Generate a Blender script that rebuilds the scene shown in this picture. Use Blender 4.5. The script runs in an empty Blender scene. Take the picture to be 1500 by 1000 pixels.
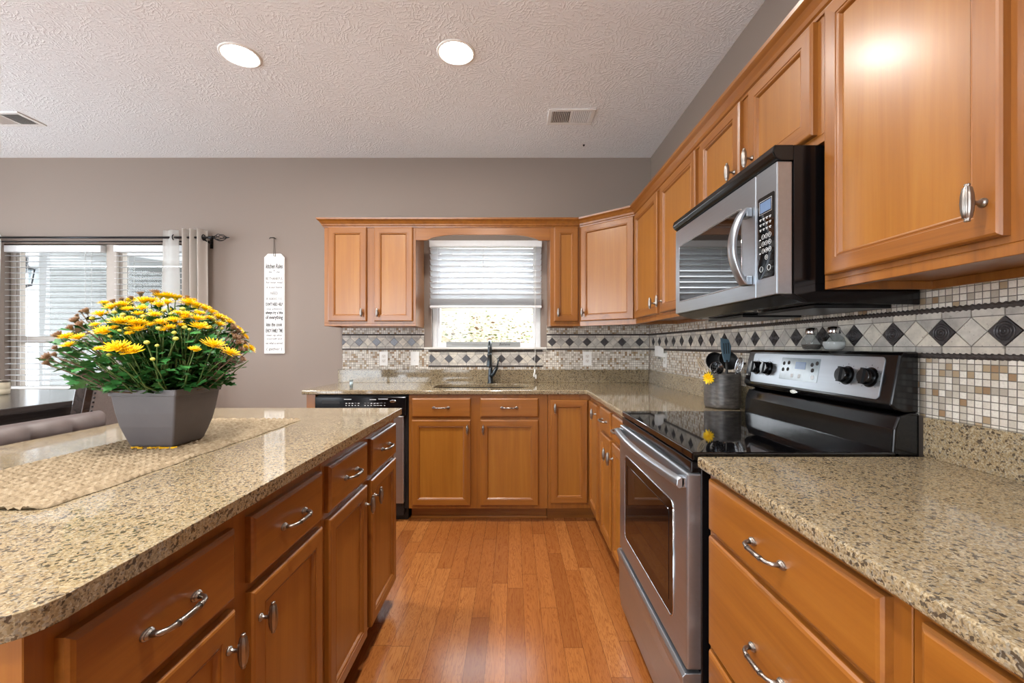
import bpy, bmesh, math, random
from mathutils import Vector, Matrix
PI = math.pi
random.seed(7)
sc = bpy.context.scene
COL = sc.collection

# ------------------------------------------------------------------ camera, world, light, exposure
CAM_H = 1.215
cam_d = bpy.data.cameras.new('camera'); cam = bpy.data.objects.new('camera', cam_d); COL.objects.link(cam)
cam.location = (0, 0, CAM_H); cam.rotation_euler = (PI/2, 0, 0)
cam_d.sensor_width = 36; cam_d.lens = 36*625/1500
cam_d.shift_x = -2/1500; cam_d.shift_y = 7/1500
cam_d.clip_start = 0.02; cam_d.clip_end = 200
sc.camera = cam
sc.view_settings.view_transform = 'Standard'
sc.view_settings.look = 'None'
sc.view_settings.exposure = 0.42
sc.view_settings.gamma = 1.0
sc.view_settings.use_curve_mapping = False

CEIL = 2.787; XR = 1.145; YB = 3.56; XL = -5.4; YF = -3.4

w = bpy.data.worlds.new('sky'); sc.world = w; w.use_nodes = True
wn = w.node_tree.nodes; wl = w.node_tree.links
bg = wn['Background']; bg.inputs['Color'].default_value = (0.88, 0.945, 1.0, 1); bg.inputs['Strength'].default_value = 8.0

# ------------------------------------------------------------------ materials
def srgb(r, g, b):
    f = lambda c: (c/255/12.92) if c/255 <= .04045 else ((c/255+.055)/1.055)**2.4
    return (f(r), f(g), f(b), 1)
class NT:
    def __init__(s, name):
        s.m = bpy.data.materials.new(name); s.m.use_nodes = True
        s.t = s.m.node_tree; s.n = s.t.nodes; s.b = s.n['Principled BSDF']; s.out = s.n['Material Output']
    def node(s, typ, **kw):
        nd = s.n.new(typ)
        for k, v in kw.items(): setattr(nd, k, v)
        return nd
    def link(s, a, b): s.t.links.new(a, b)
    def math(s, op, a, b=None, c=None):
        nd = s.n.new('ShaderNodeMath'); nd.operation = op
        for i, x in enumerate((a, b, c)):
            if x is None: continue
            if isinstance(x, (int, float)): nd.inputs[i].default_value = x
            else: s.link(x, nd.inputs[i])
        return nd.outputs[0]
    def ramp(s, fac, stops, interp='LINEAR'):
        r = s.n.new('ShaderNodeValToRGB'); cr = r.color_ramp; cr.interpolation = interp
        while len(cr.elements) < len(stops): cr.elements.new(.5)
        for e, (p, c) in zip(cr.elements, stops): e.position = p; e.color = c
        s.link(fac, r.inputs[0]); return r.outputs[0]
    def mix(s, fac, a, b, mode='MIX'):
        nd = s.n.new('ShaderNodeMix'); nd.data_type = 'RGBA'; nd.blend_type = mode
        if isinstance(fac, (int, float)): nd.inputs[0].default_value = fac
        else: s.link(fac, nd.inputs[0])
        for i, x in ((6, a), (7, b)):
            if isinstance(x, tuple): nd.inputs[i].default_value = x
            else: s.link(x, nd.inputs[i])
        return nd.outputs[2]
    def coords(s, kind='Object', scale=(1, 1, 1), rot=(0, 0, 0)):
        tc = s.node('ShaderNodeTexCoord'); mp = s.node('ShaderNodeMapping')
        mp.inputs['Scale'].default_value = scale; mp.inputs['Rotation'].default_value = rot
        s.link(tc.outputs[kind], mp.inputs[0]); return mp.outputs[0]
    def noise(s, vec, scale=5, detail=4, rough=.55, dist=0):
        nd = s.node('ShaderNodeTexNoise'); nd.inputs['Scale'].default_value = scale; nd.inputs['Detail'].default_value = detail
        nd.inputs['Roughness'].default_value = rough; nd.inputs['Distortion'].default_value = dist
        s.link(vec, nd.inputs['Vector']); return nd.outputs['Fac']
    def bump(s, h, strength=.3, dist=.002):
        nd = s.node('ShaderNodeBump'); nd.inputs['Strength'].default_value = strength; nd.inputs['Distance'].default_value = dist
        s.link(h, nd.inputs['Height']); s.link(nd.outputs[0], s.b.inputs['Normal'])
    def color(s, c):
        if isinstance(c, tuple): s.b.inputs['Base Color'].default_value = c
        else: s.link(c, s.b.inputs['Base Color'])
    def set(s, **kw):
        for k, v in kw.items(): s.b.inputs[k.replace('_', ' ')].default_value = v
        return s
def plain(name, c, rough=.5, metal=0, var=.06, scale=40, spec=.5, coat=0):
    t = NT(name); n = t.noise(t.coords(), scale, 3)
    lo = tuple(x*(1-var) for x in c[:3])+(1,); hi = tuple(min(1, x*(1+var)) for x in c[:3])+(1,)
    t.color(t.ramp(n, [(.3, lo), (.7, hi)])); t.set(Roughness=rough, Metallic=metal)
    t.b.inputs['Specular IOR Level'].default_value = spec; t.b.inputs['Coat Weight'].default_value = coat
    return t.m
def wood(name, axis, base=(136, 81, 25), dark=(106, 58, 15), light=(150, 95, 34), rough=.34):
    t = NT(name)
    sc_ = [26, 26, 26]; sc_['xyz'.index(axis)] = 1.3
    v = t.coords('Object', tuple(sc_))
    n1 = t.noise(v, 1.0, 6, .6, .6)
    sc2 = [150, 150, 150]; sc2['xyz'.index(axis)] = 3
    n2 = t.noise(t.coords('Object', tuple(sc2)), 1.0, 3, .6)
    n3 = t.noise(t.coords('Object', (3, 3, 3)), 1.0, 2)
    c = t.ramp(n1, [(.25, srgb(*dark)), (.5, srgb(*base)), (.75, srgb(*light))])
    c = t.mix(t.math('MULTIPLY', t.math('SUBTRACT', n2, .35), .55), c, srgb(*dark))
    c = t.mix(t.math('MULTIPLY', n3, .35), c, srgb(*light))
    t.color(c); t.set(Roughness=rough); t.b.inputs['Coat Weight'].default_value = .45; t.b.inputs['Coat Roughness'].default_value = .22
    t.bump(n2, .06, .001)
    return t.m
M = {}
M['wood_v'] = wood('honey_maple_vertical', 'z')
M['wood_x'] = wood('honey_maple_across', 'x')
M['wood_y'] = wood('honey_maple_along', 'y')
M['wood_panel'] = wood('golden_maple_panel', 'z', (146, 91, 26), (130, 77, 17), (158, 105, 38))
M['dark_wood'] = wood('dark_espresso_wood', 'y', (48, 42, 40), (30, 26, 25), (66, 60, 58), .16)
M['grey_wood'] = wood('grey_weathered_wood', 'x', (142, 146, 146), (110, 114, 116), (170, 172, 170), .7)
M['pale_wood'] = wood('pale_bare_wood', 'z', (206, 186, 158), (184, 160, 130), (222, 206, 182), .6)

def granite():
    t = NT('speckled_tan_granite')
    base = t.coords('Object')
    dn = t.node('ShaderNodeTexNoise'); dn.inputs['Scale'].default_value = 110; dn.inputs['Detail'].default_value = 2
    t.link(base, dn.inputs['Vector'])
    off = t.node('ShaderNodeVectorMath', operation='MULTIPLY_ADD'); t.link(dn.outputs['Color'], off.inputs[0])
    off.inputs[1].default_value = (.007, .007, .007); t.link(base, off.inputs[2])
    def vor(scale):
        v = t.node('ShaderNodeTexVoronoi'); v.inputs['Scale'].default_value = scale; t.link(off.outputs[0], v.inputs['Vector'])
        s = t.node('ShaderNodeSeparateColor'); t.link(v.outputs['Color'], s.inputs[0]); return s.outputs
    a = vor(300); b = vor(190); d = vor(400)
    c = t.ramp(a[0], [(0, srgb(102, 84, 58)), (.25, srgb(136, 118, 89)), (.5, srgb(155, 138, 109)), (.72, srgb(120, 109, 91)), (.9, srgb(173, 166, 147))], 'CONSTANT')
    c = t.mix(.5, c, t.ramp(d[1], [(0, srgb(115, 98, 73)), (.4, srgb(140, 124, 95)), (.75, srgb(164, 153, 129))], 'CONSTANT'))
    big = t.noise(base, 14, 3)
    c = t.mix(t.math('MULTIPLY', big, .4), c, srgb(157, 138, 106))
    dark = t.math('LESS_THAN', b[1], .125)
    c = t.mix(t.math('MULTIPLY', dark, .82), c, srgb(52, 44, 38))
    dark2 = t.math('LESS_THAN', d[2], .13)
    c = t.mix(t.math('MULTIPLY', dark2, .7), c, srgb(72, 62, 52))
    gr = t.math('GREATER_THAN', a[2], .88)
    c = t.mix(t.math('MULTIPLY', gr, .6), c, srgb(134, 128, 116))
    t.color(c); t.set(Roughness=.07); t.b.inputs['Specular IOR Level'].default_value = .55
    return t.m
M['granite'] = granite()

def floor_mat():
    t = NT('orange_oak_strip_floor')
    g = t.node('ShaderNodeNewGeometry'); s = t.node('ShaderNodeSeparateXYZ'); t.link(g.outputs['Position'], s.inputs[0])
    P = .0778
    u = t.math('DIVIDE', t.math('ADD', s.outputs[0], .031), P); iu = t.math('FLOOR', u); fu = t.math('FRACT', u)
    wn1 = t.node('ShaderNodeTexWhiteNoise', noise_dimensions='1D'); t.link(iu, wn1.inputs['W'])
    v = t.math('ADD', t.math('DIVIDE', s.outputs[1], .78), t.math('MULTIPLY', wn1.outputs['Value'], 7.3)); iv = t.math('FLOOR', v); fv = t.math('FRACT', v)
    cb = t.node('ShaderNodeCombineXYZ'); t.link(iu, cb.inputs[0]); t.link(iv, cb.inputs[1])
    w2 = t.node('ShaderNodeTexWhiteNoise', noise_dimensions='2D'); t.link(cb.outputs[0], w2.inputs['Vector'])
    c = t.ramp(w2.outputs['Value'], [(0, srgb(134, 80, 38)), (.35, srgb(145, 88, 42)), (.7, srgb(152, 95, 47)), (1, srgb(166, 110, 58))])
    cb2 = t.node('ShaderNodeCombineXYZ')
    t.link(t.math('ADD', t.math('MULTIPLY', s.outputs[0], 30), t.math('MULTIPLY', w2.outputs['Value'], 90)), cb2.inputs[0])
    t.link(t.math('MULTIPLY', s.outputs[1], 2.2), cb2.inputs[1]); t.link(t.math('MULTIPLY', w2.outputs['Value'], 40), cb2.inputs[2])
    n = t.noise(cb2.outputs[0], 1.0, 5, .6, 1.6)
    wv = t.math('SINE', t.math('MULTIPLY', n, 60))
    wv = t.math('MULTIPLY', t.math('MAXIMUM', t.math('SUBTRACT', wv, .2), 0), .8)
    c = t.mix(wv, c, srgb(112, 56, 24))
    cb3 = t.node('ShaderNodeCombineXYZ'); t.link(t.math('MULTIPLY', s.outputs[0], 300), cb3.inputs[0]); t.link(t.math('MULTIPLY', s.outputs[1], 9), cb3.inputs[1])
    n2 = t.noise(cb3.outputs[0], 1, 3)
    c = t.mix(t.math('MULTIPLY', t.math('MAXIMUM', t.math('SUBTRACT', n2, .5), 0), 1.2), c, srgb(116, 60, 28))
    seam = t.math('MAXIMUM', t.math('LESS_THAN', fu, .022), t.math('LESS_THAN', fv, .0028))
    c = t.mix(t.math('MULTIPLY', seam, .75), c, srgb(70, 34, 16))
    t.color(c); t.set(Roughness=.21)
    t.bump(t.math('SUBTRACT', t.math('MULTIPLY', n2, .25), seam), .25, .0012)
    return t.m
M['floor'] = floor_mat()

def ceiling_mat():
    t = NT('white_slap_brush_ceiling')
    g = t.node('ShaderNodeNewGeometry')
    dn = t.node('ShaderNodeTexNoise'); dn.inputs['Scale'].default_value = 7; t.link(g.outputs['Position'], dn.inputs['Vector'])
    off = t.node('ShaderNodeVectorMath', operation='MULTIPLY_ADD'); t.link(dn.outputs['Color'], off.inputs[0]); off.inputs[1].default_value = (.12,)*3; t.link(g.outputs['Position'], off.inputs[2])
    hs = []
    for k, (vs, ws) in enumerate(((7.0, 260), (9.5, 330))):
        v = t.node('ShaderNodeTexVoronoi', voronoi_dimensions='2D'); v.inputs['Scale'].default_value = vs
        ad = t.node('ShaderNodeVectorMath', operation='ADD'); t.link(off.outputs[0], ad.inputs[0]); ad.inputs[1].default_value = (k*3.1, k*1.7, 0)
        t.link(ad.outputs[0], v.inputs['Vector'])
        s = t.node('ShaderNodeSeparateColor'); t.link(v.outputs['Color'], s.inputs[0])
        p = t.node('ShaderNodeSeparateXYZ'); t.link(off.outputs[0], p.inputs[0])
        ang = t.math('MULTIPLY', s.outputs[0], 6.283)
        q = t.math('ADD', t.math('MULTIPLY', p.outputs[0], t.math('COSINE', ang)), t.math('MULTIPLY', p.outputs[1], t.math('SINE', ang)))
        n = t.noise(g.outputs['Position'], 26, 3)
        st = t.math('SINE', t.math('ADD', t.math('MULTIPLY', q, ws), t.math('MULTIPLY', n, 14)))
        st = t.math('MAXIMUM', st, .1)
        mk = t.math('MULTIPLY', st, t.math('GREATER_THAN', t.noise(ad.outputs[0], 22, 3), .47))
        hs.append(mk)
    h = t.math('ADD', t.math('ADD', hs[0], hs[1]), t.math('MULTIPLY', t.noise(g.outputs['Position'], 120, 3), .5))
    t.color(srgb(236, 238, 240)); t.set(Roughness=.85); t.bump(h, .34, .005)
    return t.m
M['ceiling'] = ceiling_mat()

def wall_mat():
    t = NT('taupe_wall_paint')
    v = t.coords('Object')
    n = t.noise(v, 180, 3)
    t.color(srgb(136, 122, 112)); t.set(Roughness=.6); t.bump(n, .08, .001)
    return t.m
M['wall'] = wall_mat()

def mosaic(name, axis):
    t = NT(name)
    g = t.node('ShaderNodeNewGeometry'); s = t.node('ShaderNodeSeparateXYZ'); t.link(g.outputs['Position'], s.inputs[0])
    P = .0178
    u = t.math('DIVIDE', t.math('ADD', s.outputs[axis], 10), P); v = t.math('DIVIDE', t.math('ADD', s.outputs[2], .0045), P)
    cb = t.node('ShaderNodeCombineXYZ'); t.link(t.math('FLOOR', u), cb.inputs[0]); t.link(t.math('FLOOR', v), cb.inputs[1])
    wn_ = t.node('ShaderNodeTexWhiteNoise', noise_dimensions='2D'); t.link(cb.outputs[0], wn_.inputs['Vector'])
    c = t.ramp(wn_.outputs['Value'], [(0, srgb(226, 220, 210)), (.3, srgb(214, 206, 194)), (.55, srgb(196, 188, 174)), (.72, srgb(176, 166, 152)), (.84, srgb(168, 146, 116)), (.93, srgb(150, 120, 88))], 'CONSTANT')
    n = t.noise(t.coords(), 220, 3)
    c = t.mix(t.math('MULTIPLY', t.math('MAXIMUM', t.math('SUBTRACT', n, .45), 0), .9), c, srgb(150, 138, 124))
    fu = t.math('ABSOLUTE', t.math('SUBTRACT', t.math('FRACT', u), .5)); fv = t.math('ABSOLUTE', t.math('SUBTRACT', t.math('FRACT', v), .5))
    e = t.math('MAXIMUM', fu, fv)
    gm = t.math('GREATER_THAN', e, .445)
    c = t.mix(gm, c, srgb(112, 105, 98))
    t.color(c); t.set(Roughness=.42)
    hh = t.math('SUBTRACT', 1, t.math('SMOOTH_MAX', t.math('MULTIPLY', t.math('SUBTRACT', e, .40), 14), 0, .2))
    t.bump(hh, .5, .0015)
    return t.m
M['mosaic_x'] = mosaic('beige_stone_mosaic_back', 0)
M['mosaic_y'] = mosaic('beige_stone_mosaic_side', 1)
def stone(name, c):
    t = NT(name); v = t.coords()
    n = t.noise(v, 30, 5, .6); n2 = t.noise(v, 160, 2)
    a = srgb(*c); b = srgb(*[x*.84 for x in c])
    col = t.ramp(n, [(.3, b), (.65, a)])
    pit = t.math('GREATER_THAN', n2, .68)
    col = t.mix(t.math('MULTIPLY', pit, .55), col, srgb(120, 112, 104)); t.color(col); t.set(Roughness=.5)
    t.bump(t.math('MULTIPLY', pit, -1), .4, .001); return t.m
M['stone_a'] = stone('pale_travertine', (206, 200, 190)); M['stone_b'] = stone('grey_travertine', (184, 178, 170)); M['stone_c'] = stone('cream_travertine', (216, 208, 194))
M['grout'] = plain('grey_grout', srgb(108, 101, 95), .8)
M['accent'] = plain('dark_bronze_tile', srgb(80, 78, 80), .34, .6, .25, 120)
M['liner'] = plain('dark_rope_liner', srgb(72, 66, 64), .42, .3, .25, 90)

def steel(name='brushed_stainless', rough=.3, c=(166, 172, 179), axis='y'):
    t = NT(name)
    s_ = [90, 90, 90]; s_['xyz'.index(axis)] = .8
    n = t.noise(t.coords('Object', tuple(s_)), 1, 2)
    t.color(t.ramp(n, [(.3, srgb(*[x*.97 for x in c])), (.7, srgb(*c))])); t.set(Metallic=.92)
    t.link(t.math('ADD', t.math('MULTIPLY', n, .05), rough-.025), t.b.inputs['Roughness']); return t.m
M['steel'] = steel()
M['steel_x'] = steel('brushed_stainless_across', .3, (186, 188, 190), 'x')
M['nickel'] = plain('satin_nickel', srgb(152, 146, 140), .3, 1.0, .05, 60)
M['chrome'] = plain('polished_chrome', srgb(205, 206, 208), .1, 1.0, .02)
M['black_gloss'] = plain('black_enamel', srgb(10, 10, 12), .13, 0, .1, spec=.4)
M['black_glass'] = plain('black_ceramic_glass', srgb(8, 8, 10), .035, 0, .05, spec=.6)
M['sink_dark'] = plain('dark_composite', srgb(66, 63, 63), .3)
M['black_matte'] = plain('black_plastic', srgb(20, 20, 21), .5)
M['dark_metal'] = plain('oil_rubbed_metal', srgb(44, 44, 46), .3, .8, .1)
M['slate_metal'] = plain('slate_grey_faucet_metal', srgb(70, 76, 80), .28, .85, .08)
M['white'] = plain('white_plastic', srgb(232, 231, 228), .4, 0, .02)
M['vinyl'] = plain('white_vinyl_frame', srgb(226, 228, 230), .4, 0, .02)
M['offwhite'] = plain('white_paint', srgb(222, 218, 212), .5, 0, .02)
M['trim_taupe'] = plain('taupe_window_frame', srgb(176, 166, 156), .5, 0, .03)
M['print_black'] = plain('black_print', srgb(44, 42, 42), .7)
M['print_grey'] = plain('grey_print', srgb(120, 118, 116), .7)
M['print_white'] = plain('white_print', srgb(205, 208, 210), .6)
M['sign_white'] = plain('whitewashed_board', srgb(238, 237, 234), .6, 0, .03)
M['twine'] = plain('grey_twine', srgb(92, 82, 74), .9)
M['lcd'] = plain('grey_blue_lcd', srgb(96, 118, 150), .2)
M['panel_grey'] = plain('pale_control_glass', srgb(128, 140, 146), .12)
M['pot'] = plain('grey_plastic_pot', srgb(94, 90, 92), .5, 0, .06, 14)
M['soil'] = plain('dark_soil', srgb(50, 38, 30), .9, 0, .3, 90)
M['leather'] = plain('grey_brown_leather', srgb(82, 71, 69), .5, 0, .2, 16)
M['grey_fabric'] = plain('grey_fabric', srgb(124, 117, 115), .85, 0, .08, 120)
M['cream_wax'] = plain('cream_ceramic', srgb(214, 204, 180), .35, 0, .04)
M['silicone'] = plain('blue_grey_silicone', srgb(74, 98, 112), .5, 0, .06)
M['petal'] = plain('yellow_petal', srgb(248, 204, 8), .55, 0, .14, 60)
M['petal_core'] = plain('golden_centre', srgb(240, 186, 6), .7, 0, .2, 200)
M['dry_petal'] = plain('dried_brown_petal', srgb(158, 128, 102), .9, 0, .25, 80)
M['bud'] = plain('pale_green_bud', srgb(190, 188, 80), .6, 0, .15, 60)
M['leaf'] = plain('green_leaf', srgb(54, 116, 54), .5, 0, .4, 26)
M['leaf_dry'] = plain('dried_leaf', srgb(120, 100, 84), .9, 0, .25, 40)
M['stem'] = plain('green_stem', srgb(98, 122, 66), .6, 0, .2, 30)
M['salt'] = plain('white_salt', srgb(206, 204, 200), .8); M['pepper'] = plain('ground_pepper', srgb(92, 84, 78), .9, 0, .4, 300)
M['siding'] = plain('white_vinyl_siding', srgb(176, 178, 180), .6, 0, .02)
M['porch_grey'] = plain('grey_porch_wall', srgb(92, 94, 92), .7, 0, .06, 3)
M['concrete'] = plain('pale_patio', srgb(186, 182, 172), .8, 0, .06, 6)
M['lawn'] = plain('sunny_gravel_bed', srgb(128, 118, 98), .9, 0, .35, 20)
M['hedge_a'] = plain('yellow_green_leaf', srgb(92, 104, 48), .6, 0, .35, 12)
M['hedge_b'] = plain('pale_leaf', srgb(158, 150, 120), .6, 0, .3, 12)
M['hedge_c'] = plain('russet_leaf', srgb(112, 82, 58), .6, 0, .3, 12)

def crock_mat():
    t = NT('grey_ribbed_stoneware'); s = t.coords('Object', (30, 30, 90)); n = t.noise(s, 1, 4)
    t.color(t.ramp(n, [(.3, srgb(52, 48, 46)), (.6, srgb(84, 79, 75)), (.8, srgb(112, 106, 100))])); t.set(Roughness=.4); t.bump(n, .4, .002); return t.m
M['crock'] = crock_mat()
def jute_mat():
    t = NT('braided_jute'); v = t.coords('Object'); n = t.noise(v, 60, 4); n2 = t.noise(v, 420, 2)
    c = t.ramp(n, [(.3, srgb(112, 98, 76)), (.55, srgb(146, 132, 108)), (.75, srgb(170, 157, 134))])
    c = t.mix(t.math('MULTIPLY', n2, .35), c, srgb(150, 118, 80)); t.color(c); t.set(Roughness=.9); t.bump(n2, .8, .003); return t.m
M['jute'] = jute_mat()
def glass_mat(name, tint=(1, 1, 1, 1), gl=.06):
    t = NT(name); tr = t.node('ShaderNodeBsdfTransparent'); tr.inputs[0].default_value = tint
    gs = t.node('ShaderNodeBsdfGlossy'); gs.inputs['Roughness'].default_value = .02
    fr = t.node('ShaderNodeFresnel'); fr.inputs['IOR'].default_value = 1.45
    mx = t.node('ShaderNodeMixShader'); gm = t.node('ShaderNodeNewGeometry'); t.link(t.math('MULTIPLY', fr.outputs[0], t.math('SUBTRACT', 1, gm.outputs['Backfacing'])), mx.inputs[0]); t.link(tr.outputs[0], mx.inputs[1]); t.link(gs.outputs[0], mx.inputs[2])
    t.link(mx.outputs[0], t.out.inputs['Surface']); return t.m
M['glass'] = glass_mat('window_glass'); M['jar_glass'] = glass_mat('clear_jar_glass', (.82, .86, .88, 1))
def cloth(name, c, transp, transl=.5):
    t = NT(name); v = t.coords('Object', (900, 900, 900)); n = t.noise(v, 1, 2)
    df = t.node('ShaderNodeBsdfDiffuse'); tl = t.node('ShaderNodeBsdfTranslucent'); tp = t.node('ShaderNodeBsdfTransparent')
    col = t.mix(t.math('MULTIPLY', n, .3), srgb(*c), srgb(*[x*.88 for x in c]))
    t.link(col, df.inputs[0]); t.link(col, tl.inputs[0])
    m1 = t.node('ShaderNodeMixShader'); m1.inputs[0].default_value = transl; t.link(df.outputs[0], m1.inputs[1]); t.link(tl.outputs[0], m1.inputs[2])
    m2 = t.node('ShaderNodeMixShader'); m2.inputs[0].default_value = transp; t.link(m1.outputs[0], m2.inputs[1]); t.link(tp.outputs[0], m2.inputs[2])
    t.link(m2.outputs[0], t.out.inputs['Surface']); return t.m
M['sheer'] = cloth('white_sheer_voile', (236, 234, 230), .42); M['drape'] = cloth('cream_curtain_linen', (212, 204, 196), 0, .3)
M['slat'] = cloth('white_blind_slat', (232, 234, 236), 0, .4)
def emit(name, c, strength):
    t = NT(name); t.b.inputs['Emission Color'].default_value = c; t.b.inputs['Emission Strength'].default_value = strength
    t.color((.9, .9, .9, 1)); return t.m
M['lens'] = emit('lit_lamp_lens', (1, .95, .88, 1), 150)

# ------------------------------------------------------------------ mesh helpers
class MB:
    def __init__(s, T=None): s.v = []; s.f = []; s.m = []; s.s = []; s.T = T
    def add(s, vs, fs, mi=0, smooth=False):
        o = len(s.v)
        for p in vs:
            p = Vector(p); s.v.append(s.T @ p if s.T is not None else p)
        for f in fs: s.f.append([i+o for i in f]); s.m.append(mi); s.s.append(smooth)
    def box(s, x0, x1, y0, y1, z0, z1, mi=0):
        vs = [(x, y, z) for z in (z0, z1) for y in (y0, y1) for x in (x0, x1)]
        s.add(vs, [(0, 2, 3, 1), (4, 5, 7, 6), (0, 1, 5, 4), (2, 6, 7, 3), (0, 4, 6, 2), (1, 3, 7, 5)], mi)
    def loft(s, loops, mi=0, smooth=False, cap0=True, cap1=True, closed=True, mis=None):
        n = len(loops[0]); vs = [p for l in loops for p in l]
        for k in range(len(loops)-1):
            fs = []; rng = range(n) if closed else range(n-1)
            fs = [(k*n+i, k*n+(i+1) % n, (k+1)*n+(i+1) % n, (k+1)*n+i) for i in rng]
            if k == 0: s.add(vs, [], mi)
            base = len(s.v)-len(vs)
            for i, f in enumerate(fs):
                s.f.append([x+base for x in f]); s.m.append(mis[i % len(mis)] if mis else mi); s.s.append(smooth)
        base = len(s.v)-len(vs)
        if cap0: s.f.append([base+i for i in reversed(range(n))]); s.m.append(mi); s.s.append(False)
        if cap1: s.f.append([base+(len(loops)-1)*n+i for i in range(n)]); s.m.append(mi); s.s.append(False)
    def tube(s, pts, r, n=10, mi=0, smooth=True, caps=True):
        pts = [Vector(p) for p in pts]; rs = r if isinstance(r, (list, tuple)) else [r]*len(pts)
        up = None; loops = []
        for i, p in enumerate(pts):
            d = (pts[min(i+1, len(pts)-1)]-pts[max(i-1, 0)]).normalized()
            if up is None: up = Vector((0, 0, 1)) if abs(d.z) < .9 else Vector((1, 0, 0))
            a = d.cross(up).normalized(); b = a.cross(d).normalized(); up = b
            loops.append([p+(a*math.cos(t)+b*math.sin(t))*rs[i] for t in [2*PI*j/n for j in range(n)]])
        s.loft(loops, mi, smooth, caps, caps)
    def lathe(s, prof, c=(0, 0, 0), axis='z', n=24, mi=0, rib=0, ribn=0, cap=True, smooth=True):
        c = Vector(c); loops = []
        for r, h in prof:
            L = []
            for j in range(n):
                t = 2*PI*j/n; rr = r*(1+(rib*math.cos(ribn*t) if ribn else 0)); a, b = rr*math.cos(t), rr*math.sin(t)
                L.append(c+Vector({'z': (a, b, h), 'x': (h, a, b), 'y': (b, h, a)}[axis]))
            loops.append(L)
        s.loft(loops, mi, smooth, cap, cap)
    def prism(s, poly, fn0, fn1, mi=0):
        s.loft([[fn0(p) for p in poly], [fn1(p) for p in poly]], mi)
    def build(s, name, mats, parent=None, bevel=0, segs=2, solid=0, subsurf=0, angle=32):
        me = bpy.data.meshes.new(name)
        off = parent_origin(parent)
        me.from_pydata([tuple(p-off) for p in s.v], [], s.f)
        mats = mats if isinstance(mats, (list, tuple)) else [mats]
        for m in mats: me.materials.append(M[m])
        for p, mi, sm in zip(me.polygons, s.m, s.s): p.material_index = mi; p.use_smooth = sm
        me.validate()
        bm = bmesh.new(); bm.from_mesh(me); bmesh.ops.recalc_face_normals(bm, faces=bm.faces); bm.to_mesh(me); bm.free()
        o = bpy.data.objects.new(name, me); COL.objects.link(o)
        if parent is not None: o.parent = parent
        if bevel:
            b = o.modifiers.new('bevel', 'BEVEL'); b.width = bevel; b.segments = segs; b.limit_method = 'ANGLE'; b.angle_limit = math.radians(angle)
        if subsurf:
            b = o.modifiers.new('sub', 'SUBSURF'); b.levels = subsurf; b.render_levels = subsurf
        if solid:
            b = o.modifiers.new('solid', 'SOLIDIFY'); b.thickness = solid; b.offset = 0
        return o
def parent_origin(p):
    off = Vector((0, 0, 0))
    while p is not None: off = off+Vector(p.location); p = p.parent
    return off
def thing(name, label, cat, loc=(0, 0, 0), group=None):
    o = bpy.data.objects.new(name, None); COL.objects.link(o); o.location = loc; o.empty_display_size = .05
    o['label'] = label; o['category'] = cat
    if group: o['group'] = group
    return o
def tag(o, label, cat, group=None):
    o['label'] = label; o['category'] = cat
    if group: o['group'] = group
    return o
def struct(o): o['kind'] = 'structure'; return o
def stuff(o): o['kind'] = 'stuff'; return o
def inst(name, mesh, parent, mat):
    """an object that shows a shared mesh at world matrix mat"""
    o = bpy.data.objects.new(name, mesh); COL.objects.link(o)
    if parent is not None: o.parent = parent
    o.matrix_basis = Matrix.Translation(-parent_origin(parent)) @ mat
    return o
def FR(origin, N):
    N = Vector(N).normalized(); Z = Vector((0, 0, 1)); U = Z.cross(N).normalized()
    m = Matrix.Identity(4)
    for i in range(3): m[i][0] = U[i]; m[i][1] = Z[i]; m[i][2] = N[i]; m[i][3] = origin[i]
    return m
def rrect(x0, x1, y0, y1, r, n=6):
    P = []
    for cx, cy, a0 in ((x1-r, y1-r, 0), (x0+r, y1-r, PI/2), (x0+r, y0+r, PI), (x1-r, y0+r, 1.5*PI)):
        for k in range(n+1):
            a = a0+PI/2*k/n; P.append((cx+r*math.cos(a), cy+r*math.sin(a)))
    return P
def text_mesh(txt, size, mat, align='CENTER', sx=1, width=None, shear=0, ext=.0004, bold=0):
    cu = bpy.data.curves.new('lettering', 'FONT'); cu.body = txt; cu.size = size; cu.align_x = align; cu.align_y = 'CENTER'; cu.extrude = ext; cu.shear = shear; cu.resolution_u = 2; cu.offset = bold
    o = bpy.data.objects.new('lettering', cu)
    me = bpy.data.meshes.new_from_object(o); bpy.data.objects.remove(o); bpy.data.curves.remove(cu)
    if width and len(me.vertices):
        xs = [v.co.x for v in me.vertices]; k = width/max(1e-6, max(xs)-min(xs)); c = (max(xs)+min(xs))/2
        for v in me.vertices: v.co.x = (v.co.x-c)*k
    me.materials.clear(); me.materials.append(M[mat]); return me
def add_mesh(mb, me, T, mi=0):
    mb2T = mb.T; mb.T = None
    mb.add([T @ v.co for v in me.vertices], [list(p.vertices) for p in me.polygons], mi); mb.T = mb2T
def unproj(px, py, d): return Vector(((px-752)*d/625, d, CAM_H-(py-507)*d/625))

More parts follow.
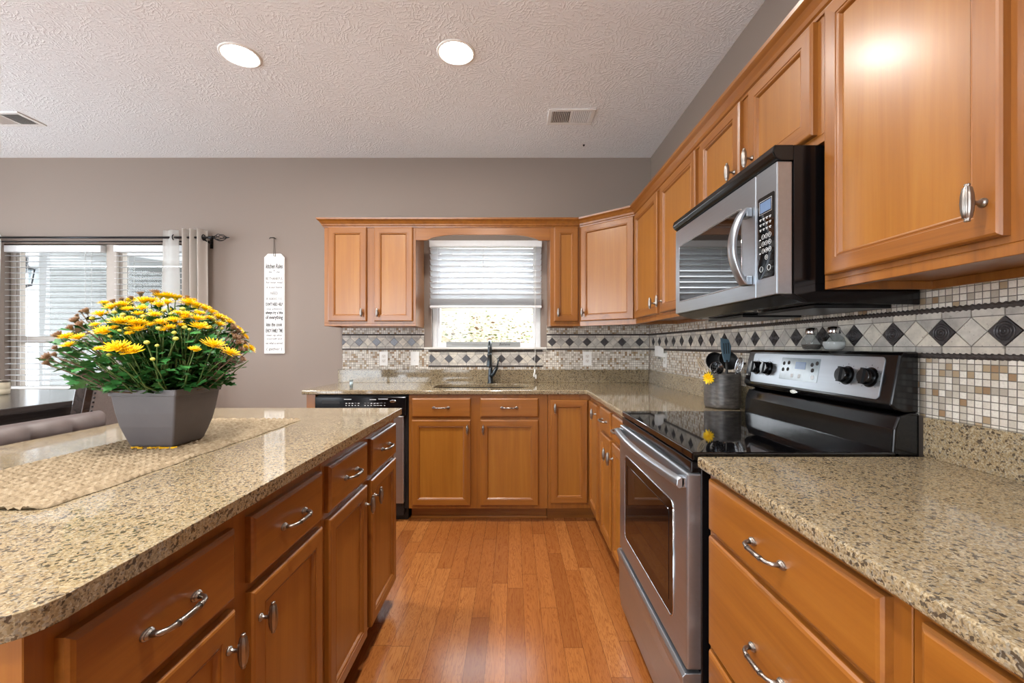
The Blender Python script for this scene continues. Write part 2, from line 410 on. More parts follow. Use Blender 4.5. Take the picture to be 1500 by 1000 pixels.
# ------------------------------------------------------------------ the room shell
W = .14
def wall_with_holes(name, axis, pos, a0, a1, z0, z1, holes, out):
    """a wall at axis position pos, thick W on side out; holes = (a0,a1,z0,z1)"""
    mb = MB()
    p0, p1 = (pos, pos+W*out) if out > 0 else (pos+W*out, pos)
    def bx(u0, u1, v0, v1):
        if u1-u0 < 1e-4 or v1-v0 < 1e-4: return
        if axis == 'y': mb.box(u0, u1, p0, p1, v0, v1)
        else: mb.box(p0, p1, u0, u1, v0, v1)
    cur = a0
    for h in sorted(holes):
        bx(cur, h[0], z0, z1); bx(h[0], h[1], z0, h[2]); bx(h[0], h[1], h[3], z1); cur = h[1]
    bx(cur, a1, z0, z1)
    return struct(mb.build(name, 'wall'))
WIN1 = (-4.25, -2.60, .84, 2.07); WIN2 = (-.685, .23, 1.205, 2.10)
wall_with_holes('wall_back', 'y', YB, XL, XR+W, 0, CEIL, [WIN1, WIN2], 1)
wall_with_holes('wall_right', 'x', XR, YF, YB, 0, CEIL, [], 1)
wall_with_holes('wall_left', 'x', XL, YF, YB, 0, CEIL, [(.2, 2.5, .5, 2.35)], -1)
wall_with_holes('wall_front', 'y', YF, XL, XR, 0, CEIL, [(-4.3, -1.1, .1, 2.35)], -1)  # rear opening is unseen, added to let in sky light as fill
mb = MB(); mb.box(XL-W, XR+W, YF-W, YB+W, -.1, 0); struct(mb.build('floor', 'floor'))
mb = MB(); mb.box(XL-W, XR+W, YF-W, YB+W, CEIL, CEIL+.1); struct(mb.build('ceiling', 'ceiling'))
mb = MB(); mb.box(XL, -1.46, YB-.014, YB, 0, .09); struct(mb.build('baseboard_back', 'offwhite', bevel=.003))

# windows -------------------------------------------------------------
def window(name, x0, x1, z0, z1, mulls, rail_z, fmat):
    fr = MB(); y0, y1 = YB+.045, YB+.115; t = .042; e = .0006
    fr.box(x0+e, x0+t, y0, y1, z0+e, z1-e); fr.box(x1-t, x1-e, y0, y1, z0+e, z1-e)
    edges = [x0+t]+[q for ab in mulls for q in ab]+[x1-t]
    for a, b in mulls: fr.box(a, b, y0-.02, y1, z0+e, z1-e)
    for i in range(0, len(edges), 2):
        a, b = edges[i]+e, edges[i+1]-e
        fr.box(a, b, y0, y1, z0+e, z0+t*.9); fr.box(a, b, y0, y1, z1-t, z1-e)
        za, zb_ = z0+t*.9+e, z1-t-e
        fr.box(a, a+.022, y0+.012, y1-.012, za, zb_); fr.box(b-.022, b, y0+.012, y1-.012, za, zb_)
        if rail_z: fr.box(a+.022+e, b-.022-e, y0+.005, y1-.01, rail_z-.028, rail_z+.028)
    r = struct(fr.build(name, fmat, bevel=.003))
    g = MB(); g.box(x0+t, x1-t, y0+.036, y0+.040, z0+t*.9, z1-t); g.build('window_pane', 'glass', r)
    return r
win1 = window('window_1', *WIN1, [(-3.42, -3.335)], 1.272, 'trim_taupe')
win2 = window('window_2', *WIN2, [], 1.64, 'vinyl')
mb = MB(); mb.box(-.74, .275, YB-.034, YB+.05, 1.19, 1.207); struct(mb.build('trim_1', 'offwhite', bevel=.004))

# blinds ---------------------------------------------------------------
def blind(label, x0, x1, ytop, zt, zb, pitch, tilt, wid, cords, stack=False, cord_x=None):
    r = thing('window_blind', label, 'blind', ((x0+x1)/2, ytop, zt))
    h = MB(); h.box(x0, x1, ytop-.03, ytop+.025, zt-.055, zt); h.build('headrail', 'vinyl', r, bevel=.004)
    s = MB(); z = zt-.055-pitch*.6; c, sn = math.cos(tilt), math.sin(tilt)
    zs = []
    while z > zb+.03: zs.append(z); z -= pitch
    if stack: zs += [zb+.026+.0062*k for k in range(9)]
    for k, z in enumerate(zs):
        st = stack and k >= len(zs)-9; cc, ss = (1, 0) if st else (c, sn)
        prof = [(-wid/2, -.0012), (0, .0012), (wid/2, -.0012), (wid/2, .0014), (0, .004), (-wid/2, .0014)]
        l = [(u*cc-v*ss, u*ss+v*cc) for u, v in prof]
        s.loft([[(x, ytop+a, z+b) for a, b in l] for x in (x0+.004, x1-.004)])
    s.build('slats', 'slat', r)
    b = MB(); b.box(x0+.003, x1-.003, ytop-.026, ytop+.024, zb, zb+.02); b.build('bottom_rail', 'vinyl', r, bevel=.004)
    for x in cords:
        cd = MB()
        for dy in (-wid/2-.001, wid/2+.001): cd.tube([(x, ytop+dy, zt-.05), (x, ytop+dy, zb+.01)], .0012, 5)
        cd.tube([(x, ytop-wid/2-.001, zb+.01), (x, ytop+wid/2+.001, zb+.01)], .0012, 5); cd.build('ladder_cord', 'white', r)
    if cord_x is not None:
        p = MB(); x = cord_x
        p.tube([(x, ytop-.034, zt-.05), (x, ytop-.036, 1.24), (x, YB-.045, 1.19), (x+.002, YB-.04, 1.03)], .0016, 6)
        p.tube([(x+.008, ytop-.034, zt-.05), (x+.008, ytop-.036, 1.24), (x+.008, YB-.046, 1.19), (x-.004, YB-.04, 1.0)], .0016, 6)
        for xx, z in ((x+.002, 1.03), (x-.004, 1.0), (x+.011, .985)): p.lathe([(.002, 0), (.006, -.01), (.008, -.03), (.006, -.04)], (xx, YB-.04, z), n=10)
        p.build('pull_cord', 'white', r)
    return r
blind('open white slat blind on the left dining window beside the lantern view', -4.235, -3.43, YB+.015, 2.055, .86, .0475, math.radians(4), .05, (-4.1, -3.56))
blind('open white slat blind on the right dining window behind the curtain', -3.325, -2.615, YB+.015, 2.055, .86, .0475, math.radians(4), .05, (-3.2, -2.75))
blind('half-raised white slat blind over the kitchen sink', -.69, .235, YB-.038, 2.082, 1.53, .046, math.radians(-40), .05, (-.62, -.25, .165), True, .175)

# ------------------------------------------------------------------ outdoors
mb = MB(); mb.box(-14, 14, YB+.4, 16, -.35, -.25); struct(mb.build('ground', 'concrete'))
mb = MB()
for k in range(24): 
    z = -.25+k*.125
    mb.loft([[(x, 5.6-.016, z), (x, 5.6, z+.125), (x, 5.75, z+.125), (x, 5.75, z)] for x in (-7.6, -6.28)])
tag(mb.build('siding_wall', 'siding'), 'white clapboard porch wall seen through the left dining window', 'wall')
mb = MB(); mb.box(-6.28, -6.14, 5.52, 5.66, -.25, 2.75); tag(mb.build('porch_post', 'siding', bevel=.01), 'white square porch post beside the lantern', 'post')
mb = MB()
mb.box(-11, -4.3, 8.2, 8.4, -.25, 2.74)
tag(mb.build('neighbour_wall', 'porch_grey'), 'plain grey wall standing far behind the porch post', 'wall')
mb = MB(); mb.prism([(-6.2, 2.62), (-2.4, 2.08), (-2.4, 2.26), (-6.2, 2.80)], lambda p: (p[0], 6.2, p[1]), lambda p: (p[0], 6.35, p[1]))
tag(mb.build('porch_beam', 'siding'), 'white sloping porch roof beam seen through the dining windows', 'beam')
mb = MB()
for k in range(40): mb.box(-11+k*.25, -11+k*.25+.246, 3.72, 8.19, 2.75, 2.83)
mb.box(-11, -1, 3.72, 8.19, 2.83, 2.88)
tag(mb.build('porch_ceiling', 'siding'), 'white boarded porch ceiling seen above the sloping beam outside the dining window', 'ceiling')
r = thing('wall_lantern', 'dark carriage lantern on the white siding outside the dining window', 'lantern', (-6.22, 5.44, 1.95))
m_ = MB(); x, y = -6.22, 5.42
m_.lathe([(.004, 2.31), (.014, 2.285), (.02, 2.26), (.10, 2.205), (.10, 2.195), (.014, 2.195)], (x, y, 0), n=8, smooth=False)
for k in range(4):
    a = PI/4+PI/2*k; m_.tube([(x+.092*math.cos(a), y+.092*math.sin(a), 2.20), (x+.066*math.cos(a), y+.066*math.sin(a), 2.0)], .008, 6)
m_.lathe([(.014, 1.955), (.074, 1.99), (.074, 2.003), (.014, 2.003)], (x, y, 0), n=8, smooth=False)
m_.tube([(x, y, 2.305), (x-.05, y+.05, 2.36), (x-.14, 5.58, 2.30)], .009, 6); m_.box(x-.19, x-.09, 5.565, 5.60, 2.18, 2.38)
m_.build('lantern_frame', 'dark_metal', r)
m_ = MB(); m_.lathe([(.05, 2.004), (.07, 2.194)], (x, y, 0), n=8, smooth=False); m_.build('lantern_glass', 'jar_glass', r)
# planting bed behind the sink window
mb = MB(); mb.loft([[(-4, 4.4, -.2), (4, 4.4, -.2)], [(-4, 6.0, .3), (4, 6.0, .3)], [(-4, 8.5, 2.2), (4, 8.5, 2.2)], [(-4, 8.6, -.2), (4, 8.6, -.2)]], closed=False, cap0=False, cap1=False)
tag(stuff(mb.build('gravel_bank', 'lawn')), 'pale sunlit gravel bank behind the kitchen window shrubs', 'bank')
rnd = random.Random(3)
mb = MB()
for k in range(5200):
    x = rnd.uniform(-1.6, 1.2); t = rnd.random(); y = 5.0+t*1.7; z = .25+t*1.25+rnd.uniform(-.2, .3)
    s = rnd.uniform(.03, .07); a = rnd.uniform(0, 2*PI); b = rnd.uniform(-1.2, 1.2)
    R = Matrix.Rotation(a, 3, 'Z') @ Matrix.Rotation(b, 3, 'X')
    q = [R @ Vector(c)*s+Vector((x, y, z)) for c in ((-.5, 0, 0), (0, -.3, .06), (.6, 0, 0), (0, .3, .06))]
    mb.add(q, [(0, 1, 2, 3)], rnd.choice((0, 0, 1, 1, 1, 2)))
tag(stuff(mb.build('hedge', ['hedge_a', 'hedge_b', 'hedge_c'])), 'sunlit yellow-green shrubs seen below the kitchen blind', 'shrub')

# ------------------------------------------------------------------ cabinet hardware and fronts
def knob_mesh():
    mb = MB()
    mb.lathe([(.0085, 0), (.0085, .002), (.0060, .004), (.0040, .008), (.0038, .018), (.006, .022)], axis='z', n=16)
    prof = [(.001, -.034), (.004, -.0335), (.0045, -.031), (.0035, -.0295), (.0065, -.026), (.0086, -.014), (.0094, 0), (.0086, .014), (.0065, .026), (.0035, .0295), (.0045, .031), (.004, .0335), (.001, .034)]
    mb.lathe(prof, (0, 0, .028), axis='y', n=40, rib=.07, ribn=10)
    o = mb.build('knob', 'nickel'); me = o.data; bpy.data.objects.remove(o); return me
def pull_mesh():
    mb = MB()
    for s in (-1, 1):
        L = []
        for h, a, b in ((0, .0125, .0085), (.003, .0125, .0085), (.0045, .0105, .0072), (.006, .0105, .0072), (.0085, .007, .0055)):
            L.append([(s*.05+a*math.cos(t), b*math.sin(t), h) for t in [2*PI*k/16 for k in range(16)]])
        mb.loft(L, smooth=False)
        mb.tube([(s*.05, 0, .006), (s*.047, 0, .018), (s*.040, 0, .0245), (s*.030, 0, .0275), (s*.0235, 0, .0285)], [.0048, .0046, .0045, .0047, .0052], 12)
        mb.tube([(s*.0240, 0, .0285), (s*.0215, 0, .0285)], .0062, 12)
    mb.tube([(-.022, 0, .0285), (-.01, 0, .0295), (.01, 0, .0295), (.022, 0, .0285)], .0054, 12)
    o = mb.build('handle', 'nickel'); me = o.data; bpy.data.objects.remove(o); return me
KNOB = knob_mesh(); PULL = pull_mesh()
DOOR_PROFILE = [(0, 0), (0, .0135), (.003, .0175), (.007, .019), (.041, .019), (.0425, .0165), (.046, .0165), (.0475, .0175), (.0505, .0155), (.0545, .0085)]
DRAWER_PROFILE = [(0, 0), (0, .0125), (.0035, .0165), (.009, .019)]
def front(root, T, name, u0, u1, v0, v1, prof, mats, hw=None, hwpos=None):
    mb = MB(T)
    loops = [[(u0+i, v0+i, h), (u1-i, v0+i, h), (u1-i, v1-i, h), (u0+i, v1-i, h)] for i, h in prof]
    mb.loft(loops, mis=[1, 0, 1, 0])
    if len(mats) > 2: mb.m[-1] = 2
    o = mb.build(name, mats, root)
    if hw is not None:
        inst('knob' if hw is KNOB else 'handle', hw, o, T @ Matrix.Translation((hwpos[0], hwpos[1], .019)))
    return o
def hmat(T): return 'wood_x' if abs(T[0][0]) > .5 else 'wood_y'
def door(root, T, u0, u1, v0, v1, knob=None):
    return front(root, T, 'door', u0, u1, v0, v1, DOOR_PROFILE, ['wood_v', hmat(T), 'wood_panel'], KNOB if knob else None, knob)
def drawer(root, T, u0, u1, v0, v1, pull=True):
    m = hmat(T)
    return front(root, T, 'drawer_front', u0, u1, v0, v1, DRAWER_PROFILE, [m, m], PULL if pull else None, ((u0+u1)/2, (v0+v1)/2))
def upper_body(root, T, u0, u1, v0, v1, dep):
    mb = MB(T)
    mb.box(u0, u1, v0+.022, v1, -dep, 0); mb.box(u0, u1, v0, v0+.022, -.02, 0)
    mb.box(u0, u0+.014, v0, v0+.022, -dep, -.02); mb.box(u1-.014, u1, v0, v0+.022, -dep, -.02); mb.box(u0, u1, v0, v0+.022, -dep, -dep+.016)
    return mb.build('cabinet_body', 'wood_v', root, bevel=.0012, segs=1)
def base_body(root, T, u0, u1, v1, dep, toe=True, z0=.095):
    mb = MB(T); mb.box(u0, u1, z0, v1, -dep, 0); mb.build('cabinet_body', 'wood_v', root, bevel=.0012, segs=1)
    if toe:
        t = MB(T); t.box(u0, u1, 0, z0, -dep, -.075); t.box(u0, u1, 0, .018, -.075, -.060); t.build('toe_kick', hmat(T), root, bevel=.003)

ZU0, ZU1 = 1.369, 2.134         # upper cabinets
DT, DB = 2.117, 1.404           # upper doors
YU = 3.25; DU = YB-.002-YU
XU = .848; DUR = XR-.002-XU
# -- back wall uppers
T = FR((0, YU, 0), (0, -1, 0))
r = thing('wall_cabinet', 'honey wood wall cabinet with two doors left of the sink window', 'cabinet', (-1.09, YU, ZU0))
upper_body(r, T, -1.44, -.744, ZU0, ZU1, DU)
door(r, T, -1.406, -1.114, DB, DT, (-1.145, 1.468)); door(r, T, -1.056, -.764, DB, DT, (-1.025, 1.468))
r = thing('wall_cabinet', 'narrow single-door wall cabinet right of the sink window', 'cabinet', (.4, YU, ZU0))
upper_body(r, T, .281, .508, ZU0, ZU1, DU)
door(r, T, .309, .492, DB, DT, (.338, 1.468))
# valance
mb = MB(T); poly = [(-.744, 2.134), (-.744, 2.022)]
x0, x1 = -.66, .195
N = 28
for k in range(N+1):
    t = k/N; x = x0+(x1-x0)*t
    e = min(t, 1-t)/.27; e = min(1, e); z = 2.022+.042*(1-(1-e)**2)**.75
    poly.append((x, z))
poly += [(.281, 2.022), (.281, 2.134)]
loops = [[(p[0], p[1], h) for p in poly] for h in (-.019, 0)]
mb.loft(loops)
tag(mb.build('arched_valance', 'wood_x', bevel=.002), 'arched honey wood valance board above the sink window', 'valance')
# -- corner diagonal upper
A = Vector((.508, YU)); B = Vector((XU, 2.952)); n2 = Vector((B.y-A.y, -(B.x-A.x))).normalized()
r = thing('corner_wall_cabinet', 'diagonal corner wall cabinet with one wide pale-lit door', 'cabinet', (.9, 3.3, ZU0))
mb = MB(); poly = [(A.x, A.y), (B.x, B.y), (XR-.002, B.y), (XR-.002, YB-.002), (A.x, YB-.002)]
mb.prism(poly, lambda p: (p[0], p[1], ZU0+.022), lambda p: (p[0], p[1], ZU1))
d_ = (B-A).normalized()
mb.prism([(A.x, A.y), (B.x, B.y), (B.x-n2.x*.02, B.y-n2.y*.02), (A.x-n2.x*.02, A.y-n2.y*.02)], lambda p: (p[0], p[1], ZU0), lambda p: (p[0], p[1], ZU0+.022))
mb.build('cabinet_body', 'wood_v', r)
TD = FR((A.x, A.y, 0), (n2.x, n2.y, 0)); LD = (B-A).length
door(r, TD, .014, LD-.012, DB, DT, (.044, 1.468))
# -- right wall uppers (u = -y)
T = FR((XU, 0, 0), (-1, 0, 0))
r = thing('wall_cabinet', 'two-door wall cabinet between the diagonal corner and the microwave', 'cabinet', (1, 2.44, ZU0))
upper_body(r, T, -2.95, -1.938, ZU0, ZU1, DUR)
door(r, T, -2.938, -2.475, DB, DT, (-2.507, 1.468)); door(r, T, -2.42, -1.955, DB, DT, (-2.389, 1.468))
r = thing('wall_cabinet', 'short two-door wall cabinet directly above the microwave', 'cabinet', (1, 1.55, 1.775))
upper_body(r, T, -1.936, -1.164, 1.775, ZU1, DUR)
door(r, T, -1.905, -1.572, 1.803, DT, (-1.602, 1.868)); door(r, T, -1.512, -1.188, 1.803, DT, (-1.482, 1.868))
r = thing('wall_cabinet', 'large single-door wall cabinet nearest the camera right of the microwave', 'cabinet', (1, .92, ZU0))
upper_body(r, T, -1.162, -.69, ZU0, ZU1, DUR)
door(r, T, -1.142, -.727, DB, DT, (-.753, 1.468))
r = thing('wall_cabinet', 'plain wall cabinet side at the right edge of the photo', 'cabinet', (1, .45, ZU0))
upper_body(r, T, -.688, -.25, ZU0, ZU1, DUR)
door(r, T, -.645, -.27, DB, DT, (-.30, 1.468))
# -- crown moulding
prof = [(0, 2.118), (.006, 2.118), (.008, 2.126), (.014, 2.130), (.018, 2.142), (.030, 2.160), (.040, 2.168), (.044, 2.172), (.046, 2.183), (0, 2.183)]
def sweep(path, normals):
    return [[(p[0]+n[0]*o, p[1]+n[1]*o, z) for o, z in prof] for p, n in zip(path, normals)]
nb = Vector((0, -1)); nd = n2; nr = Vector((-1, 0)); nl = Vector((-1, 0))
def miter(a, b):
    m = (a+b); return m/(1+a.dot(b))
mb = MB()
pth = [(-1.44, YB-.003), (-1.44, YU), (A.x, A.y), (B.x, B.y), (XU, .25)]
nn = [nl, miter(nl, nb), miter(nb, nd), miter(nd, nr), nr]
mb.loft(sweep(pth, nn))
tag(mb.build('crown_moulding', 'wood_y'), 'stepped honey wood crown moulding along the tops of the wall cabinets', 'moulding')

# ------------------------------------------------------------------ base cabinets
ZB = .883
YBF = 2.95; XBF = .535
T = FR((0, YBF, 0), (0, -1, 0)); dep = YB-.002-YBF
r = thing('end_panel', 'narrow wooden end panel left of the dishwasher', 'panel', (-1.4, YBF, 0))
mb = MB(T); mb.box(-1.43, -1.368, 0, ZB, -dep, 0); mb.build('panel_board', 'wood_v', r, bevel=.0015)
r = thing('sink_base_cabinet', 'sink base cabinet with two drawer fronts above two doors', 'cabinet', (-.27, YBF, 0))
# the box is open above so the basin hangs inside it
mb = MB(T); mb.box(-.722, .235, .095, .66, -dep, 0); mb.box(-.722, .235, .66, ZB, -.02, 0); mb.box(-.722, -.704, .66, ZB, -dep, -.02); mb.box(.217, .235, .66, ZB, -dep, -.02)
mb.build('cabinet_body', 'wood_v', r)
t_ = MB(T); t_.box(-.722, .235, 0, .095, -dep, -.075); t_.box(-.722, .235, 0, .018, -.075, -.06); t_.build('toe_kick', 'wood_x', r, bevel=.003)
drawer(r, T, -.699, -.294, .728, .859); drawer(r, T, -.228, .173, .728, .859)
door(r, T, -.699, -.294, .119, .709, (-.314, .645)); door(r, T, -.228, .173, .119, .709, (-.205, .645))
# corner base
r = thing('corner_base_cabinet', 'inside-corner base cabinet with two doors meeting at a right angle', 'cabinet', (.7, 3.1, 0))
mb = MB(); poly = [(.238, YBF), (XBF, YBF), (XBF, 2.59), (XR-.002, 2.59), (XR-.002, YB-.002), (.238, YB-.002)]
mb.prism(poly, lambda p: (p[0], p[1], .095), lambda p: (p[0], p[1], ZB)); mb.build('cabinet_body', 'wood_v', r)
mb = MB(); poly = [(.238, YBF+.075), (XBF+.075, YBF+.075), (XBF+.075, 2.59), (XR-.002, 2.59), (XR-.002, YB-.002), (.238, YB-.002)]
mb.prism(poly, lambda p: (p[0], p[1], 0), lambda p: (p[0], p[1], .095)); mb.build('toe_kick', 'wood_x', r)
door(r, T, .254, .512, .135, .845, (.285, .79))
T2 = FR((XBF, 0, 0), (-1, 0, 0))
door(r, T2, -2.925, -2.645, .135, .845, (-2.67, .79))
dep2 = XR-.002-XBF
r = thing('base_cabinet', 'base cabinet with two drawers and two doors between the corner and the range', 'cabinet', (.8, 2.26, 0))
base_body(r, T2, -2.588, -1.945, ZB, dep2)
drawer(r, T2, -2.55, -2.285, .728, .859); drawer(r, T2, -2.24, -1.965, .728, .859)
door(r, T2, -2.55, -2.285, .119, .709, (-2.31, .63)); door(r, T2, -2.24, -1.965, .119, .709, (-2.215, .63))
r = thing('drawer_base_cabinet', 'base cabinet of three wide drawers right of the range', 'cabinet', (.8, .86, 0))
base_body(r, T2, -1.158, -.572, ZB, dep2)
drawer(r, T2, -1.135, -.600, .728, .863); drawer(r, T2, -1.135, -.600, .425, .713); drawer(r, T2, -1.135, -.600, .119, .410)
r = thing('base_cabinet', 'base cabinet at the bottom right corner of the photo', 'cabinet', (.8, .3, 0))
base_body(r, T2, -.570, .03, ZB, dep2)
drawer(r, T2, -.545, .01, .728, .863); drawer(r, T2, -.545, .01, .425, .713); drawer(r, T2, -.545, .01, .119, .410)
# island
XI = -.575; T3 = FR((XI, 0, 0), (1, 0, 0))
for (y0, y1, dr, lab) in ((.50, 1.272, ((.534, .858), (.914, 1.25)), 'near island cabinet with two drawers above two doors, closest to the camera'),
                          (1.274, 2.05, ((1.297, 1.63), (1.682, 2.03)), 'far island cabinet with two drawers above two doors, facing the dishwasher end')):
    r = thing('island_cabinet', lab, 'cabinet', (XI, (y0+y1)/2, 0))
    base_body(r, T3, y0, y1, ZB, .69)
    for i, (a, b) in enumerate(dr):
        drawer(r, T3, a, b, .708, .850)
        door(r, T3, a, b, .108, .687, ((b-.024) if i == 0 else (a+.024), .62))

# ------------------------------------------------------------------ worktops
ZC = .914
def slab(name, label, outer, hole=None, z0=.884, z1=ZC, upstands=()):
    bm = bmesh.new(); loops = [outer]+([hole] if hole else [])
    def ring(z):
        es = []
        vv = []
        for lp in loops:
            vs = [bm.verts.new((x, y, z)) for x, y in lp]; vv.append(vs)
            es += [bm.edges.new((vs[i], vs[(i+1) % len(vs)])) for i in range(len(vs))]
        bmesh.ops.triangle_fill(bm, use_beauty=True, edges=es); return vv
    a = ring(z0); b = ring(z1)
    for va, vb in zip(a, b):
        for i in range(len(va)):
            j = (i+1) % len(va); bm.faces.new((va[i], va[j], vb[j], vb[i]))
    bmesh.ops.recalc_face_normals(bm, faces=bm.faces)
    root = thing(name, label, 'worktop', (outer[0][0], outer[0][1], z0))
    bmesh.ops.translate(bm, verts=bm.verts, vec=-Vector(root.location))
    me = bpy.data.meshes.new('worktop_slab'); bm.to_mesh(me); bm.free(); me.materials.append(M['granite'])
    o = bpy.data.objects.new('worktop_slab', me); COL.objects.link(o); o.parent = root
    bv = o.modifiers.new('bevel', 'BEVEL'); bv.width = .007; bv.segments = 3; bv.limit_method = 'ANGLE'; bv.angle_limit = math.radians(40)
    if upstands:
        mb = MB()
        for u in upstands: mb.box(*u)
        mb.build('upstand', 'granite', root, bevel=.0015)
    return root
XC, YC = .503, 2.925
sink_hole = rrect(-.60, .115, 3.075, 3.435, .11, 8)
corner = [(XC-.012, YC), (XC-.004, YC-.004), (XC, YC-.012)]
slab('granite_worktop', 'speckled granite worktop with the sink cut-out running along the back wall to the range',
     [(-1.455, YC), *corner, (XC, 1.942), (XR-.002, 1.942), (XR-.002, YB-.002), (-1.455, YB-.002)], sink_hole,
     upstands=[(-1.455, XR-.024, YB-.022, YB-.002, ZC, 1.021), (XR-.022, XR-.002, 1.942, YB-.002, ZC, 1.021)])
slab('granite_worktop', 'speckled granite worktop right of the range in the near right corner',
     [(XC, 1.170), (XC, -.05), (XR-.002, -.05), (XR-.002, 1.170)], None,
     upstands=[(XR-.022, XR-.002, -.05, 1.170, ZC, 1.021)])
isl = [(x, y) for x, y in rrect(-1.55, -.543, .462, 2.082, .06, 8) if y < 1.5]
isl = [(-.548, 2.082), (-1.545, 2.082), (-1.55, 2.077)]+isl+[(-.543, 2.077)]
# far corners nearly square
slab('island_worktop', 'speckled granite island worktop under the flower pot and runner', isl)

# sink
r = thing('sink_basin', 'dark undermount sink basin set in the back worktop', 'sink', (-.24, 3.25, .7))
mb = MB(); lv = []
for ins, z in ((-.03, .8835), (-.006, .8835), (-.004, .86), (0, .74), (.02, .715), (.10, .705)):
    lv.append([(x, y, z) for x, y in rrect(-.60+ins, .115-ins, 3.075+ins, 3.435-ins, max(.02, .11-ins*.5), 8)])
mb.loft(lv, smooth=True, cap0=False, cap1=True); mb.build('basin', 'sink_dark', r, solid=.002)
mb = MB(); mb.lathe([(.04, .7065), (.04, .709), (.015, .7095)], (-.24, 3.25, 0)); mb.build('drain', 'chrome', r)
# faucet
r = thing('kitchen_faucet', 'slate grey pull-down kitchen faucet standing behind the sink', 'faucet', (-.187, 3.487, ZC))
x, y = -.187, 3.487
mb = MB(); mb.lathe([(.027, 0), (.027, .006), (.022, .012), (.0195, .05), (.018, .10), (.0145, .115), (.0135, .13)], (x, y, ZC), n=20); mb.build('faucet_base', 'slate_metal', r)
path = [(x, y, ZC+.12), (x, y, ZC+.24)]
for k in range(13):
    a = PI*k/12; path.append((x, y-.085+.085*math.cos(a), ZC+.255+.085*math.sin(a)))
path.append((x, y-.17, ZC+.235))
mb = MB(); mb.tube(path, .0125, 14); mb.build('spout', 'slate_metal', r)
mb = MB(); mb.lathe([(.0135, .245), (.0165, .24), (.0165, .225), (.0145, .222), (.021, .165), (.0225, .150), (.0235, .142), (.018, .139)], (x, y-.17, ZC), n=20); mb.build('spray_head', 'slate_metal', r)
mb = MB(); mb.tube([(x, y-.01, ZC+.055), (x+.022, y-.016, ZC+.075), (x+.052, y-.02, ZC+.128)], [.015, .0165, .0145], 14)
mb.tube([(x+.052, y-.02, ZC+.126), (x+.060, y-.022, ZC+.16), (x+.068, y-.024, ZC+.205)], [.008, .0065, .009], 12); mb.build('lever_handle', 'slate_metal', r)
# small clear cup on the worktop end
r = thing('small_glass', 'tiny clear glass standing at the left end of the back worktop', 'glass', (-1.17, 3.1, ZC))
mb = MB(); mb.lathe([(.012, ZC+.001), (.0145, ZC+.06), (.0135, ZC+.06), (.011, ZC+.004)], (-1.17, 3.08, 0), n=16); mb.build('glass_body', 'jar_glass', r)
mb = MB(); mb.lathe([(.0105, ZC+.005), (.0122, ZC+.045), (.002, ZC+.045)], (-1.17, 3.08, 0), n=16); mb.build('contents', 'white', r)

# ------------------------------------------------------------------ dishwasher
r = thing('dishwasher', 'stainless dishwasher with black control strip under the left worktop', 'dishwasher', (-1.045, 3.2, 0))
X0, X1 = -1.362, -.728
mb = MB(); mb.box(X0, X1, 2.965, 3.5, .09, .872); mb.build('dishwasher_body', 'black_matte', r)
mb = MB(); mb.box(X0+.004, X1-.026, 2.930, 2.965, .135, .735); mb.build('door_panel', 'steel_x', r, bevel=.004)
mb = MB(); mb.box(X0+.002, X1-.008, 2.922, 2.965, .738, .868); 
cp = mb.build('control_strip', 'black_gloss', r, bevel=.004)
T = FR((0, 2.922, 0), (0, -1, 0))
mb = MB(T); mb.loft([[(u, v, n) for u, v in [(-1.31, .845), (-1.19, .838), (-1.19, .822), (-1.31, .822)]] for n in (0, .0006)]); mb.build('grip_recess', 'black_matte', cp)
mb = MB(T)
rnd = random.Random(2)
for g0, n_ in ((-1.15, 5), (-1.02, 6), (-.95, 4)):
    for k in range(n_):
        mb.box(g0+k*.021, g0+k*.021+.012, .822+rnd.choice((0, .004)), .827, 0, .0006); mb.box(g0+k*.021, g0+k*.021+.009, .808, .812, 0, .0006)
for a, b, v in ((-1.16, -1.11, .85), (-.985, -.94, .848), (-.925, -.86, .852)): mb.box(a, b, v, v+.004, 0, .0006)
mb.build('printed_marks', 'print_white', cp)
mb = MB(T); mb.loft([[(-.825+.021*math.cos(t)*k, .838+.009*math.sin(t)*k, n) for t in [2*PI*i/24 for i in range(24)]] for k, n in ((1, 0), (1, .0015), (.85, .0025))]); mb.build('maker_badge', 'chrome', cp)
mb = MB(); mb.box(X0+.004, X1-.01, 3.0, 3.4, 0, .09); mb.box(X0+.004, X1-.03, 2.955, 3.0, .045, .13); mb.build('kick_plate', 'black_matte', r, bevel=.003)

# ------------------------------------------------------------------ range
Y0, Y1 = 1.178, 1.936
r = thing('electric_range', 'stainless and black electric range with glass cooktop', 'range', (.8, 1.557, 0))
mb = MB(); mb.box(.52, 1.10, Y0+.004, Y1-.004, .02, .895); 
for x in (.56, 1.06):
    for y in (Y0+.05, Y1-.05): mb.lathe([(.018, 0), (.018, .02)], (x, y, 0), n=12)
mb.build('range_body', 'black_gloss', r, bevel=.003)
mb = MB(); mb.box(.494, 1.068, Y0, Y1, .899, .922); mb.build('cooktop', 'black_glass', r, bevel=.004, segs=3)
